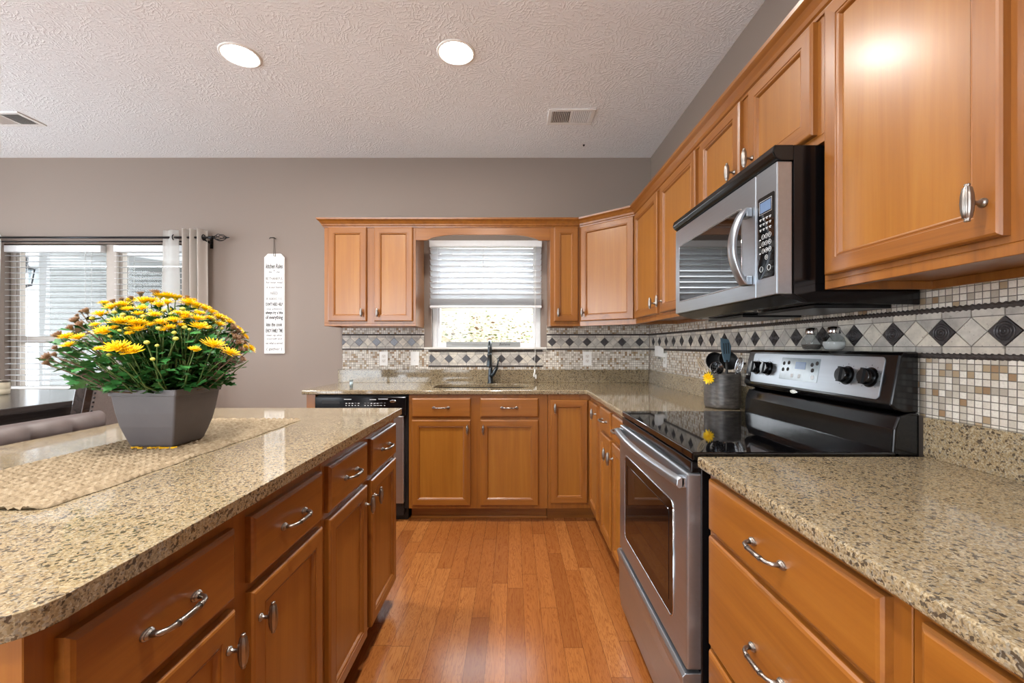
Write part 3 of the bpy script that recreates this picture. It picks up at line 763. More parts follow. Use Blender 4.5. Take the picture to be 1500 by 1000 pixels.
# oven door
TR = FR((.505, 0, 0), (-1, 0, 0))
mb = MB(TR); z0, z1 = .315, .862
mb.box(-Y1+.006, -Y0-.006, z0, z1, -.02, .024); od = mb.build('oven_door', 'steel', r, bevel=.006, segs=3)
mb = MB(TR); mb.loft([[(u, v, n) for u, v in rrect(-1.83, -1.285, .40, .745, .02)] for n in (.0242, .0262)]); mb.build('window_trim', 'black_gloss', od)
mb = MB(TR); mb.loft([[(u, v, n) for u, v in rrect(-1.80, -1.315, .43, .715, .012)] for n in (.0262, .0272)]); mb.build('window_glass', 'black_glass', od)
mb = MB(TR)
L = [(u, v) for u, v in rrect(-1.834, -1.281, .396, .749, .022)]
mb.tube([(u, v, .025) for u, v in L+[L[0]]], .0022, 6); mb.build('window_bead', 'chrome', od)
# top vent slot of the door and the curved handle
mb = MB(TR); mb.box(-Y1+.006, -Y0-.006, .864, .896, -.02, .012); mb.build('vent_trim', 'black_gloss', r, bevel=.003)
mb = MB(TR); lo = []
ya, yb = -Y1+.012, -Y0-.012
for k in range(25):
    t = k/24; u = ya+(yb-ya)*t; b = .030+.022*math.sin(PI*t)
    lo.append([(u, .822, b), (u, .818, b+.012), (u, .826, b+.020), (u, .842, b+.018), (u, .850, b+.006), (u, .846, b-.002), (u, .832, b-.004)])
mb.loft(lo, smooth=True)
for u in (ya+.016, yb-.016): mb.box(u-.016, u+.016, .820, .848, .018, .036)
mb.build('handle', 'steel', od, bevel=.002)
# storage drawer with bulging top edge
mb = MB(TR); sec = [(.045, -.02), (.045, .018), (.12, .026), (.22, .027), (.262, .030), (.285, .036), (.298, .036), (.306, .028), (.306, -.02)]
mb.loft([[(u, v, n) for v, n in sec] for u in (-Y1+.006, -Y0-.006)]); mb.build('storage_drawer', 'steel', r, bevel=.002)
# backguard
def ext(sec, y0, y1, mi=0):
    return [[(x, y, z) for x, z in sec] for y in (y0, y1)]
XBK = XR-.022
mb = MB(); mb.loft(ext([(1.048, .924), (1.052, .985), (1.066, 1.022), (1.098, 1.030), (XBK, 1.030), (XBK, .90), (1.048, .90)], Y0, Y1))
bgd = mb.build('backguard_base', 'black_gloss', r, bevel=.006, segs=3)
mb = MB(); mb.loft(ext([(1.056, 1.038), (1.044, 1.050), (1.070, 1.190), (1.078, 1.200), (XBK, 1.200), (XBK, 1.03), (1.08, 1.03)], Y0+.002, Y1-.002))
cpn = mb.build('control_panel', 'black_gloss', r, bevel=.006, segs=3)
# frame of the sloping face
p0 = Vector((1.0455, 0, 1.058)); p1 = Vector((1.0695, 0, 1.186)); vz = (p1-p0).normalized(); nx = Vector((-vz.z, 0, vz.x))
TP = Matrix.Identity(4)
for i in range(3): TP[i][0] = (0, -1, 0)[i]; TP[i][1] = vz[i]; TP[i][2] = nx[i]; TP[i][3] = p0[i]
H = (p1-p0).length
mb = MB(TP); mb.loft([[(u, v, n) for u, v in rrect(-1.885, -1.222, .004, H-.002, .012)] for n in (-.002, .0025)]); fp = mb.build('steel_fascia', 'steel', cpn, bevel=.001)
mb = MB(TP); mb.loft([[(u, v, n) for u, v in rrect(-1.685, -1.475, .030, H-.016, .004)] for n in (.0022, .0034)]); mb.build('display_panel', 'panel_grey', cpn)
mb = MB(TP); mb.box(-1.60, -1.545, .073, .100, .0034, .0042); mb.build('clock_display', 'lcd', cpn)
mb = MB(TP)
for u, v in ((-1.668, .092), (-1.64, .095), (-1.668, .068), (-1.64, .070), (-1.512, .092), (-1.488, .098), (-1.506, .072)): 
    mb = MB(TP); mb.lathe([(.0075, .0034), (.0075, .0042)], (u, v, 0), n=12, axis='z'); mb.build('touch_button', 'print_black', cpn)
mb = MB(TP)
for u, v in ((-1.61, .047), (-1.57, .047), (-1.50, .047)):
    mb = MB(TP); mb.lathe([(.008, .0034), (.008, .0042)], (u, v, 0), n=12); mb.build('start_button', 'print_white', cpn)
for u in (-1.845, -1.765, -1.350, -1.262):
    mb = MB(TP)
    mb.lathe([(.030, .0025), (.030, .004), (.028, .004)], (u, .066, 0), n=28)
    mb.lathe([(.025, .004), (.026, .010), (.024, .024), (.022, .027)], (u, .066, 0), n=28)
    mb.box(u-.0055, u+.0055, .066-.024, .066+.024, .024, .032)
    k_ = mb.build('control_knob', 'black_gloss', cpn, bevel=.0015)
    mb = MB(TP)
    for k in range(9):
        a = math.radians(-140+35*k+90); mb.tube([(u+.0345*math.cos(a), .066+.0345*math.sin(a), .0028), (u+.038*math.cos(a), .066+.038*math.sin(a), .0028)], .0007, 5)
    mb.build('dial_ticks', 'print_black', cpn)
mb = MB(TP); ub, vb_ = -1.585, -.012
for k, n in ((1, .0), ): 
    mb.loft([[(ub+.020*math.cos(t)*q, vb_+.0075*math.sin(t)*q, n_) for t in [2*PI*i/28 for i in range(28)]] for q, n_ in ((1, -.004), (1, .003), (.9, .004))])
bd = mb.build('maker_badge', 'chrome', cpn)

# ------------------------------------------------------------------ microwave
r = thing('microwave', 'stainless over-the-range microwave with curved handle and black keypad', 'microwave', (.95, 1.55, 1.34))
MY0, MY1 = 1.180, 1.918
mb = MB(); mb.loft(ext([(.775, 1.360), (.815, 1.336), (XR-.02, 1.330), (XR-.02, 1.758), (XU-.004, 1.772), (.775, 1.772)], MY0, MY1)); body = mb.build('microwave_body', 'black_gloss', r, bevel=.002)
mb = MB(); mb.loft(ext([(.735, 1.357), (.800, 1.337), (.815, 1.337), (.775, 1.362)], MY0+.002, MY1-.002)); mb.build('bottom_lip', 'dark_metal', r)
mb = MB()
for a, b in ((1.22, 1.50), (1.60, 1.88)): mb.box(.86, 1.08, a, b, 1.324, 1.333)
mb.build('grease_filter', 'dark_metal', r)
mb = MB(); mb.loft(ext([(.716, 1.752), (.722, 1.772), (.775, 1.772), (.775, 1.729), (.738, 1.729), (.722, 1.738)], MY0-.002, MY1+.002)); mb.build('vent_grille', 'black_gloss', r, bevel=.003)
TM = FR((.772, 0, 0), (-1, 0, 0))
SP = -1.283
mb = MB(TM); mb.box(-MY1, SP-.001, 1.359, 1.727, 0, .043); dr = mb.build('microwave_door', 'steel', r, bevel=.003)
mb = MB(TM); mb.box(SP+.001, -MY0, 1.359, 1.727, 0, .043); kp = mb.build('control_column', 'steel', r, bevel=.003)
mb = MB(TM); mb.loft([[(u, v, n) for u, v in rrect(-1.868, -1.365, 1.412, 1.650, .008)] for n in (.042, .0442)]); mb.build('door_window', 'black_glass', dr)
mb = MB(TM); L = rrect(-1.872, -1.361, 1.408, 1.654, .01); mb.tube([(u, v, .0435) for u, v in L+[L[0]]], .0018, 6); mb.build('window_bead', 'chrome', dr)
lo = []
mb = MB(TM)
for k in range(21):
    t = k/20; v = 1.402+.236*t; b = .052+.040*math.sin(PI*t)**.8
    lo.append([(-1.338, v, b), (-1.336, v, b+.011), (-1.318, v, b+.013), (-1.300, v, b+.011), (-1.298, v, b), (-1.318, v, b-.004)])
mb.loft(lo, smooth=True); mb.box(-1.336, -1.300, 1.402, 1.430, .043, .062); mb.box(-1.336, -1.300, 1.610, 1.638, .043, .062)
mb.build('handle', 'steel', dr, bevel=.003)
mb = MB(TM); mb.loft([[(u, v, n) for u, v in rrect(-1.270, -1.190, 1.412, 1.650, .006)] for n in (.042, .0442)]); pad = mb.build('keypad_glass', 'black_glass', kp)
mb = MB(TM); mb.box(-1.258, -1.206, 1.604, 1.634, .0442, .0448); mb.build('clock_display', 'lcd', kp)
mb = MB(TM)
L = [(-1.262, 1.600), (-1.202, 1.600), (-1.202, 1.638), (-1.262, 1.638)]
mb.tube([(u, v, .0444) for u, v in L+[L[0]]], .0006, 4)
for row in range(4):
    for c in range(3):
        if row == 3 and c != 1: continue
        cu, cv = -1.243+c*.016, 1.533-row*.0205
        mb.tube([(cu+.0066*math.cos(t), cv+.0066*math.sin(t), .0445) for t in [2*PI*i/14 for i in range(15)]], .0006, 4)
        add_mesh(mb, text_mesh(str([[1, 2, 3], [4, 5, 6], [7, 8, 9], [0, 0, 0]][row][c]), .009, 'print_white', ext=.0002), TM @ Matrix.Translation((cu, cv, .0445)))
for row in range(3):
    for c in range(4):
        cu, cv = -1.256+c*.0155, 1.586-row*.015; mb.box(cu-.005, cu+.005, cv-.001, cv+.001, .0442, .0447); mb.box(cu-.003, cu+.003, cv-.0045, cv-.003, .0442, .0447)
for k in range(3): mb.box(-1.262, -1.254, 1.525-k*.02, 1.528-k*.02, .0442, .0447)
for cu, cv in ((-1.252, 1.440), (-1.215, 1.440)): mb.tube([(cu+.008*math.cos(t), cv+.008*math.sin(t), .0445) for t in [2*PI*i/14 for i in range(15)]], .0007, 4)
mb.build('keypad_print', 'print_white', kp)

# ------------------------------------------------------------------ tile backsplashes
DP = .0728
def accent(mb, T, u0, u1, zc, phase=0., rings=False):
    """T: (u along the wall, v up, n out). material slots 0 grout, 1-3 stone, 4 accent"""
    h = DP/2; g = .0012; t = .0095
    mb.T = T; rnd = random.Random(int(u0*100)+5)
    top = zc+h+.019; bot = zc-h-.019
    mb.box(u0, u1, bot, top, 0, .006, 0)
    def poly(pts, mi, th=t):
        # clip to u0..u1 then shrink towards the centre for the grout line
        def clip(P, x, s):
            out = []
            for i in range(len(P)):
                a, b = P[i], P[(i+1) % len(P)]; ia, ib = (a[0]-x)*s >= 0, (b[0]-x)*s >= 0
                if ia: out.append(a)
                if ia != ib: k = (x-a[0])/(b[0]-a[0]); out.append((x, a[1]+(b[1]-a[1])*k))
            return out
        P = clip(clip(pts, u0, 1), u1, -1) if pts else []
        if len(P) < 3: return
        cx = sum(p[0] for p in P)/len(P); cy = sum(p[1] for p in P)/len(P)
        Q = []
        for p in P:
            d = math.hypot(p[0]-cx, p[1]-cy); k = max(.2, 1-g*1.5/max(d, 1e-4)); Q.append((cx+(p[0]-cx)*k, cy+(p[1]-cy)*k))
        mb.loft([[(a, b, 0) for a, b in Q], [(a, b, th) for a, b in Q]], mi)
    k0 = int(math.floor((u0-phase)/DP))-1; k1 = int(math.ceil((u1-phase)/DP))+1
    for k in range(k0, k1+1):
        c = phase+k*DP; dark = k % 2 == 0
        poly([(c-h, zc), (c, zc-h), (c+h, zc), (c, zc+h)], 4 if dark else rnd.choice((1, 2, 3)), t+(.0015 if dark else 0))
        poly([(c, zc+h), (c+h, zc), (c+2*h, zc+h)], rnd.choice((1, 2, 3))); poly([(c, zc-h), (c+2*h, zc-h), (c+h, zc)], rnd.choice((1, 1, 2, 3)))
        poly([(c, zc+h+.001), (c+2*h, zc+h+.001), (c+2*h, top), (c, top)], rnd.choice((1, 2, 3))); poly([(c, bot), (c+2*h, bot), (c+2*h, zc-h-.001), (c, zc-h-.001)], rnd.choice((1, 2, 3)))
        if dark and rings and u0 < c-h*.6 and c+h*.6 < u1:
            for q in (.021, .0145, .008):
                mb.tube([(c+q*math.cos(a), zc+q*math.sin(a), t+.0018) for a in [2*PI*i/18 for i in range(19)]], .0022, 5, 4, caps=False)
            mb.lathe([(.0035, t), (.0035, t+.003), (.001, t+.0045)], (c, zc, 0), n=10, mi=4)
    mb.T = None
def rope(mb, T, u0, u1, v, r=.0075):
    mb.T = T; n = max(8, int((u1-u0)/.0032)); loops = []
    for i in range(n+1):
        u = u0+(u1-u0)*i/n; L = []
        for j in range(12):
            a = 2*PI*j/12; q = r*(1+.22*math.cos(3*a-u*2*PI/.0145*1.0)); L.append((u, v+q*math.cos(a), .006+q*math.sin(a)*.9))
        loops.append(L)
    mb.loft(loops, smooth=True); mb.T = None
BAND = ['grout', 'stone_a', 'stone_b', 'stone_c', 'accent']
TB = FR((0, YB-.0005, 0), (0, -1, 0)); TRW = FR((XR-.0005, 0, 0), (-1, 0, 0))
ZL0, ZL1 = 1.190, 1.311; ZBAND = 1.2505
r = thing('tile_backsplash', 'beige mosaic tile backsplash with dark diamond band on the back wall', 'backsplash', (-.2, YB, 1.02))
mb = MB(TB); mb.box(-1.424, -.742, 1.0215, ZU0+.02, 0, .0055); mb.box(.278, XR-.014, 1.0215, ZU0+.02, 0, .0055); mb.box(-.742, .278, 1.0215, 1.188, 0, .0055)
mb.build('mosaic_field', 'mosaic_x', r)
mb = MB(); accent(mb, TB, -1.424, -.742, ZBAND, -.075-.0728*8.6); accent(mb, TB, .278, XR-.014, ZBAND, .322); accent(mb, TB, -.70, .243, 1.111, -.10)
mb.build('accent_band', BAND, r)
mb = MB()
for a, b in ((-1.424, -.742), (.278, XR-.014)):
    rope(mb, TB, a, b, ZL0); rope(mb, TB, a, b, ZL1)
rope(mb, TB, -.705, .245, 1.050); rope(mb, TB, -.705, .245, 1.177)
mb.build('rope_liner', 'liner', r)
r = thing('tile_backsplash', 'beige mosaic tile backsplash with dark diamond band on the right wall', 'backsplash', (XR, 1.8, 1.02))
mb = MB(TRW); mb.box(-YB+.001, -.0, 1.0215, ZU0+.02, 0, .0055); mb.build('mosaic_field', 'mosaic_y', r)
mb = MB(); accent(mb, TRW, -YB+.008, 0, ZBAND, -.985, True); mb.build('accent_band', BAND, r)
mb = MB(); rope(mb, TRW, -YB+.008, 0, ZL0); rope(mb, TRW, -YB+.008, 0, ZL1); mb.build('rope_liner', 'liner', r)

# ------------------------------------------------------------------ outlets, switch
def outlet(T, u, v, label, kind, name='wall_outlet'):
    loc = T @ Vector((u, v, .006)); r = thing(name, label, 'outlet' if kind == 'outlet' else 'switch', tuple(loc))
    mb = MB(T); mb.loft([[(u+a, v+b, n) for a, b in rrect(-.0355, .0355, -.0575, .0575, .004)] for n in (.0057, .0105)]); mb.build('cover_plate', 'white', r, bevel=.0015)
    if kind == 'outlet':
        for dv in (-.0195, .0195):
            mb = MB(T); mb.loft([[(u+a, v+dv+b, n) for a, b in rrect(-.0165, .0165, -.014, .014, .009)] for n in (.0105, .0125)]); s = mb.build('socket', 'offwhite', r)
            mb = MB(T)
            for du in (-.006, .006): mb.box(u+du-.001, u+du+.001, v+dv-.001, v+dv+.007, .0125, .0128)
            mb.lathe([(.0024, .0125), (.0024, .0128)], (u, v+dv-.007, 0), n=10); mb.build('socket_slots', 'print_black', s)
    else:
        mb = MB(T); mb.box(u-.0165, u+.0165, v-.033, v+.033, .0105, .0125); mb.build('rocker', 'white', r, bevel=.001)
        mb = MB(T); mb.box(u-.004, u+.004, v-.02, v-.012, .0125, .013); mb.build('indicator', 'print_white', r)
    return r
outlet(TB, (562.5-752)/175.6, 1.215-(525-507)/175.6, 'white double outlet left of the switch on the back wall', 'outlet')
outlet(TB, (608-752)/175.6, 1.215-(525-507)/175.6, 'white rocker switch beside the sink window', 'switch', 'light_switch')
outlet(TB, (860-752)/175.6, 1.215-(525-507)/175.6, 'white double outlet right of the sink window', 'outlet')
outlet(TRW, -3.20, 1.115, 'white outlet on the right wall near the corner, under the plug-in warmer', 'outlet')
r = thing('plug_in_warmer', 'small white plug-in device above the outlet in the right corner', 'device', (XR-.05, 3.26, 1.18))
mb = MB(TRW); mb.box(-3.225, -3.165, 1.135, 1.165, .012, .03); mb.build('plug_block', 'white', r, bevel=.003)
mb = MB(TRW); mb.loft([[(u, v, n) for u, v in rrect(-3.23, -3.16, vv0, vv1, .01)] for n, vv0, vv1 in ((.03, 1.13, 1.20), (.05, 1.135, 1.215), (.075, 1.14, 1.22))]); mb.build('device_body', 'white', r, bevel=.003)
mb = MB(TRW); mb.lathe([(.012, 1.12), (.014, 1.135)], (-3.195, 0, .05), axis='y', n=14); mb.build('scent_vial', 'jar_glass', r)

# ------------------------------------------------------------------ utensil crock
cx, cy = 1.028, 2.10
r = thing('utensil_crock', 'grey ribbed stoneware crock holding utensils left of the range', 'crock', (cx, cy, ZC))
mb = MB(); pr = [(.070, ZC+.001), (.079, ZC+.004), (.082, ZC+.012)]
for k in range(15): z = ZC+.018+k*.0095; pr += [(.082, z), (.0835, z+.005)]
pr += [(.083, ZC+.166), (.081, ZC+.170), (.077, ZC+.168), (.075, ZC+.02), (.01, ZC+.012)]
mb.lathe(pr, (cx, cy, 0), n=40); mb.build('crock_body', 'crock', r)
def handle_up(mb, b, t, r0, r1=None, mi=0): mb.tube([b, ((Vector(b)+Vector(t))/2)+Vector((.002, 0, 0)), t], [r0, (r0+(r1 or r0))/2, r1 or r0], 8, mi)
zt = ZC+.17
# spatula
r = thing('silicone_spatula', 'blue-grey slotted silicone spatula standing tallest in the crock', 'spatula', (cx, cy, ZC+.02))
mb = MB(); handle_up(mb, (cx+.012, cy-.02, ZC+.03), (cx+.004, cy-.035, ZC+.235), .006); mb.build('handle', 'black_matte', r)
mb = MB(); Tq = Matrix.Translation((cx+.004, cy-.036, ZC+.225)) @ Matrix.Rotation(math.radians(-4), 4, 'Y')
mb.T = Tq
prf = [(-.012, 0), (.012, 0), (.02, .03), (.026, .075), (.016, .108), (-.022, .118), (-.024, .07), (-.018, .03)]
mb.loft([[(a, -.003, b) for a, b in prf], [(a, .003, b) for a, b in prf]]); mb.build('blade', 'silicone', r, bevel=.002)
mb = MB(Tq)
for k in range(3): mb.box(-.012+k*.011, -.008+k*.011, -.0036, -.003, .04, .092)
mb.build('blade_slots', 'black_matte', r)
# ladle
r = thing('black_ladle', 'black round ladle leaning right behind the spatula', 'ladle', (cx, cy, ZC+.02))
mb = MB(); handle_up(mb, (cx+.0, cy+.03, ZC+.03), (cx+.03, cy+.01, ZC+.20), .006); mb.build('handle', 'black_matte', r)
mb = MB(Matrix.Translation((cx+.032, cy+.0, ZC+.232)) @ Matrix.Rotation(math.radians(70), 4, 'X'))
prl = []
for k in range(8): a = PI/2*k/7; prl.append((.048*math.sin(a)+.0005, -.034*math.cos(a)))
prl += [(.046, .001)]
for k in range(7): a = PI/2*(6-k)/7; prl.append((.045*math.sin(a)+.0005, -.031*math.cos(a)))
mb.lathe(prl, n=24); mb.build('bowl', 'black_matte', r)
r = thing('black_serving_spoon', 'black round serving spoon behind the spatula on its left', 'spoon', (cx, cy, ZC+.02))
mb = MB(); handle_up(mb, (cx-.0, cy+.045, ZC+.03), (cx-.014, cy+.035, ZC+.19), .005); mb.build('handle', 'black_matte', r)
mb = MB(Matrix.Translation((cx-.018, cy+.03, ZC+.225)) @ Matrix.Rotation(math.radians(75), 4, 'X')); mb.lathe([(a, b*.8) for a, b in prl], n=24); mb.build('bowl', 'black_matte', r)
# skimmer
r = thing('steel_skimmer', 'pierced steel skimmer at the left rim of the crock', 'skimmer', (cx, cy, ZC+.02))
mb = MB(); handle_up(mb, (cx-.03, cy-.03, ZC+.04), (cx-.05, cy-.055, ZC+.168), .004); mb.build('handle', 'chrome', r)
TS = Matrix.Translation((cx-.055, cy-.058, ZC+.196)) @ Matrix.Rotation(math.radians(78), 4, 'X')
mb = MB(TS); mb.lathe([(.001, -.006), (.02, -.004), (.032, .0), (.033, .003), (.031, .003), (.02, -.002), (.001, -.004)], n=24); sk = mb.build('skimmer_disc', 'chrome', r)
mb = MB(TS)
for q, n_ in ((.010, 5), (.021, 10)):
    for k in range(n_): a = 2*PI*k/n_; mb.lathe([(.0033, -.001), (.0033, .0016)], (q*math.cos(a), q*math.sin(a), 0), n=8)
mb.build('holes', 'black_matte', sk)
# pale slotted spoon
r = thing('pale_slotted_spoon', 'pale slotted wooden spoon leaning out at far left of the crock', 'spoon', (cx, cy, ZC+.02))
mb = MB(); handle_up(mb, (cx-.02, cy+.02, ZC+.04), (cx-.075, cy+.03, ZC+.19), .005); mb.build('handle', 'pale_wood', r)
mb = MB(Matrix.Translation((cx-.072, cy+.03, ZC+.182)) @ Matrix.Rotation(math.radians(-30), 4, 'Y'))
pw = [(.010*math.cos(t)*1.5, .034+.034*math.sin(t)) for t in [2*PI*i/20 for i in range(20)]]
mb.loft([[(a, -.003, b) for a, b in pw], [(a, .003, b) for a, b in pw]])
sp = mb.build('spoon_head', 'pale_wood', r, bevel=.001)
mb = MB(Matrix.Translation((cx-.072, cy+.03, ZC+.182)) @ Matrix.Rotation(math.radians(-30), 4, 'Y'))
for a in (-.005, .003): mb.box(a, a+.002, -.0036, -.003, .02, .05)
mb.build('slots', 'print_black', sp)
# whisk and tongs
r = thing('wire_whisk', 'steel wire whisk standing at the right rim of the crock', 'whisk', (cx, cy, ZC+.02))
bx_, tx_ = Vector((cx+.02, cy-.03, ZC+.03)), Vector((cx+.045, cy-.05, ZC+.165))
mb = MB(); handle_up(mb, bx_, tx_, .006); mb.build('handle', 'chrome', r)
ax = (tx_-bx_).normalized(); sd = ax.cross(Vector((0, 1, 0))).normalized(); s2 = ax.cross(sd)
mb = MB()
for k in range(5):
    a = PI*k/5; e = sd*math.cos(a)+s2*math.sin(a)
    mb.tube([tx_+ax*(.078*(1-abs(t)**2.2)+.0)+e*(.022*math.sin(PI*t*.5)*(1 if True else 1))*(1.15-.55*abs(t)) if False else tx_+ax*(.085*math.sin(PI*u))+e*(.026*math.cos(PI*u)*math.sin(PI*u)**.5) for u in [i/14 for i in range(15)] for t in (0,)], .0011, 5)
mb.build('wires', 'chrome', r)
r = thing('kitchen_tongs', 'steel kitchen tongs leaning right in the crock towards the range', 'tongs', (cx, cy, ZC+.02))
mb = MB(); mb.tube([(cx+.03, cy+.0, ZC+.04), (cx+.055, cy-.02, ZC+.16), (cx+.082, cy-.03, ZC+.232)], [.005, .006, .004], 8)
mb.tube([(cx+.036, cy+.012, ZC+.04), (cx+.066, cy-.0, ZC+.16), (cx+.098, cy-.015, ZC+.215)], [.005, .006, .004], 8); mb.build('tong_arms', 'steel', r)
mb = MB(); mb.box(cx+.080, cx+.098, cy-.036, cy-.010, ZC+.212, ZC+.222); mb.build('scalloped_tips', 'black_matte', r, bevel=.003)

# ------------------------------------------------------------------ flower mesh (yellow mums), shared by plant and crock
def mum_mesh(name, seed, r=1.0, dry=False):
    rnd = random.Random(seed); mb = MB()
    for layer, (n, ln, tilt, w0) in enumerate(((17, 1.0, .16, .20), (15, .86, .42, .19), (12, .66, .75, .17), (8, .42, 1.1, .15))):
        for k in range(n):
            a = 2*PI*(k+layer*.4)/n+rnd.uniform(-.1, .1); t = tilt+rnd.uniform(-.1, .12); L = ln*rnd.uniform(.88, 1.08)
            if dry: L *= .62; t += .55
            c, s = math.cos(a), math.sin(a); d = Vector((c*math.cos(t), s*math.cos(t), math.sin(t))); sd = Vector((-s, c, 0)); up = d.cross(sd)*-1
            b = Vector((c*.06, s*.06, .02*layer))
            q = [b-sd*w0*.25, b+sd*w0*.25, b+d*L*.6+sd*w0*.5+up*.02, b+d*L-up*.05+sd*w0*.15, b+d*L-up*.05-sd*w0*.15, b+d*L*.6-sd*w0*.5+up*.02]
            mb.add([x*r for x in q], [(0, 1, 2, 5), (5, 2, 3, 4)], 0)
    mb.lathe([(.10, -.16), (.22, -.08), (.24, .04), (.2, .2), (.08, .27)], n=8, mi=1)
    o = mb.build(name, ['dry_petal', 'leaf_dry'] if dry else ['petal', 'petal_core']); me = o.data; bpy.data.objects.remove(o); return me
MUM = [mum_mesh('mum_head', s) for s in (1, 2, 3)]; DRY = [mum_mesh('dried_head', s, dry=True) for s in (4, 5)]
mb = MB(); mb.lathe([(.2, -.5), (.7, -.3), (.9, .1), (.6, .6), (.1, .8)], n=8); o = mb.build('bud', 'bud'); BUD = o.data; bpy.data.objects.remove(o)
def orient(loc, nrm, s, spin):
    z = Vector(nrm).normalized(); x = z.orthogonal().normalized(); y = z.cross(x); m = Matrix.Identity(4)
    for i in range(3): m[i][0] = x[i]; m[i][1] = y[i]; m[i][2] = z[i]
    return Matrix.Translation(loc) @ m @ Matrix.Rotation(spin, 4, 'Z') @ Matrix.Scale(s, 4)
r = thing('flower_clip', 'yellow flower decoration fixed to the left rim of the utensil crock', 'decoration', (cx-.084, cy-.04, ZC+.15))
inst('flower_head', MUM[0], r, orient((cx-.084, cy-.040, ZC+.148), (-.75, -.6, -.1), .030, .3))
mb = MB(); mb.tube([(cx-.080, cy-.038, ZC+.150), (cx-.074, cy-.034, ZC+.174), (cx-.066, cy-.030, ZC+.172)], .003, 6); mb.build('clip', 'stem', r)

# ------------------------------------------------------------------ shakers on the range top
def shaker(x, y, label, fill, lvl):
    z = 1.2015; r = thing('glass_shaker', label, 'shaker', (x, y, z), 'shakers on the range')
    mb = MB(); mb.lathe([(.020, 0), (.027, .004), (.0325, .018), (.033, .028), (.028, .042), (.018, .052), (.0165, .058)], (x, y, z), n=28)
    mb.build('shaker_body', 'jar_glass', r)
    mb = MB(); mb.lathe([(.019, .003), (.026, .006), (.031, .018), (.031 if lvl > .026 else .0315, min(lvl, .028)), (.024 if lvl > .03 else .028, lvl), (.002, lvl)], (x, y, z), n=24); mb.build('seasoning', fill, r)
    mb = MB(); mb.lathe([(.0185, .056), (.019, .062), (.0185, .074), (.016, .079), (.004, .081)], (x, y, z), n=32, rib=.03, ribn=16); mb.build('shaker_cap', 'chrome', r)
shaker(1.087, 1.555, 'round glass shaker with a little dark pepper, left of the pair', 'pepper', .020)
shaker(1.087, 1.447, 'round glass shaker full of pale salt, right of the pair', 'salt', .030)

# ------------------------------------------------------------------ sill plaque
r = thing('sill_plaque', 'long grey wooden plaque with script lettering on the sink window sill', 'plaque', (-.25, YB+.02, 1.207))
ps0, ps1 = (654-752)/175, (762-752)/175
mb = MB(); mb.box(ps0, ps1, YB-.005, YB+.012, 1.2075, 1.252); mb.build('plaque_board', 'grey_wood', r, bevel=.002)
TPQ = FR((0, YB-.005, 0), (0, -1, 0))
mb = MB(); add_mesh(mb, text_mesh('Believe', .032, 'print_black', shear=.3), TPQ @ Matrix.Translation((-.075, 1.231, .0006))); mb.build('script_lettering', 'print_black', r)
rnd = random.Random(9)
mb2 = MB(TPQ)
for k in range(30): u = ps0+.05+k*.0095; mb2.box(u, u+.005, 1.222, 1.222+rnd.uniform(.008, .015), 0, .0006)
mb2.build('small_lettering', 'print_grey', r)

# ------------------------------------------------------------------ wall sign
sx0, sx1 = (388.5-752)/175.6, (418-752)/175.6; sz0, sz1 = 1.215-(517.5-507)/175.6, 1.215+(507-372)/175.6
scx = (sx0+sx1)/2
r = thing('kitchen_sign', 'tall narrow white kitchen rules sign hanging on the taupe wall', 'sign', (scx, YB, sz0))
mb = MB(); c_ = .03
poly = [(sx0, sz0), (sx1, sz0), (sx1, sz1-c_), (sx1-c_, sz1), (sx0+c_, sz1), (sx0, sz1-c_)]
mb.prism(poly, lambda p: (p[0], YB-.016, p[1]), lambda p: (p[0], YB-.001, p[1])); mb.build('sign_board', 'sign_white', r, bevel=.0015)
TSG = FR((scx, YB-.016, 0), (0, -1, 0))
def zpx(y): return 1.215+(507-y)/175.6
LN = [('kitchen Rules', 390.5, .052, 'print_black', .14, .15), ('~ * ~', 398.5, .034, 'print_black', .09, 0), ('BE THANKFUL', 408.5, .030, 'print_grey', .14, 0), ('for your meal', 414, .022, 'print_grey', .135, 0),
      ('it is our home', 421, .026, 'print_grey', .13, .2), ('NEED', 430, .034, 'print_grey', .06, 0), ('IF ASKED TO', 438, .030, 'print_grey', .13, 0), ("DON'T NEED HELP", 446, .034, 'print_black', .14, 0), ('say please', 452.5, .018, 'print_grey', .13, 0),
      ('always try a bite', 458, .034, 'print_black', .142, 0), ('of everything', 465, .044, 'print_black', .142, 0), ('kiss the cook', 475.5, .042, 'print_black', .135, .2), ('ENJOY FAMILY TIME', 484.5, .042, 'print_black', .14, 0),
      ('clean up after', 491, .020, 'print_grey', .135, 0), ('yourself and', 496, .018, 'print_grey', .13, 0), ('eat what is served', 502.5, .030, 'print_grey', .14, .2), ('( gather )', 511, .030, 'print_grey', .13, .1)]
for mt in ('print_black', 'print_grey'):
    mb = MB()
    for tx, y, s, m_, wd, sh in LN:
        if m_ == mt: add_mesh(mb, text_mesh(tx, s, m_, width=wd, shear=sh, bold=.0012 if mt == 'print_black' else .0005), TSG @ Matrix.Translation((0, zpx(y), .0004)))
    mb.build('bold_lettering' if mt == 'print_black' else 'pale_lettering', mt, r)
mb = MB(); nz = zpx(349.5); mb.tube([(scx-.003, YB-.020, sz1-.02), (scx-.001, YB-.02, nz)], .002, 6); mb.tube([(scx+.012, YB-.020, sz1-.022), (scx+.003, YB-.02, nz)], .002, 6)
mb.tube([(scx-.003, YB-.018, sz1-.02), (scx+.012, YB-.018, sz1-.022)], .002, 6)
mb.build('twine_loop', 'twine', r)
r2 = MB(); r2.tube([(scx-.04, YB-.016, nz-.004), (scx-.03, YB-.022, nz+.004), (scx+.002, YB-.022, nz+.003), (scx+.002, YB, nz-.002)], .0035, 6)
tag(r2.build('wall_hook', 'dark_metal'), 'small dark hook holding the twine of the wall sign', 'hook')

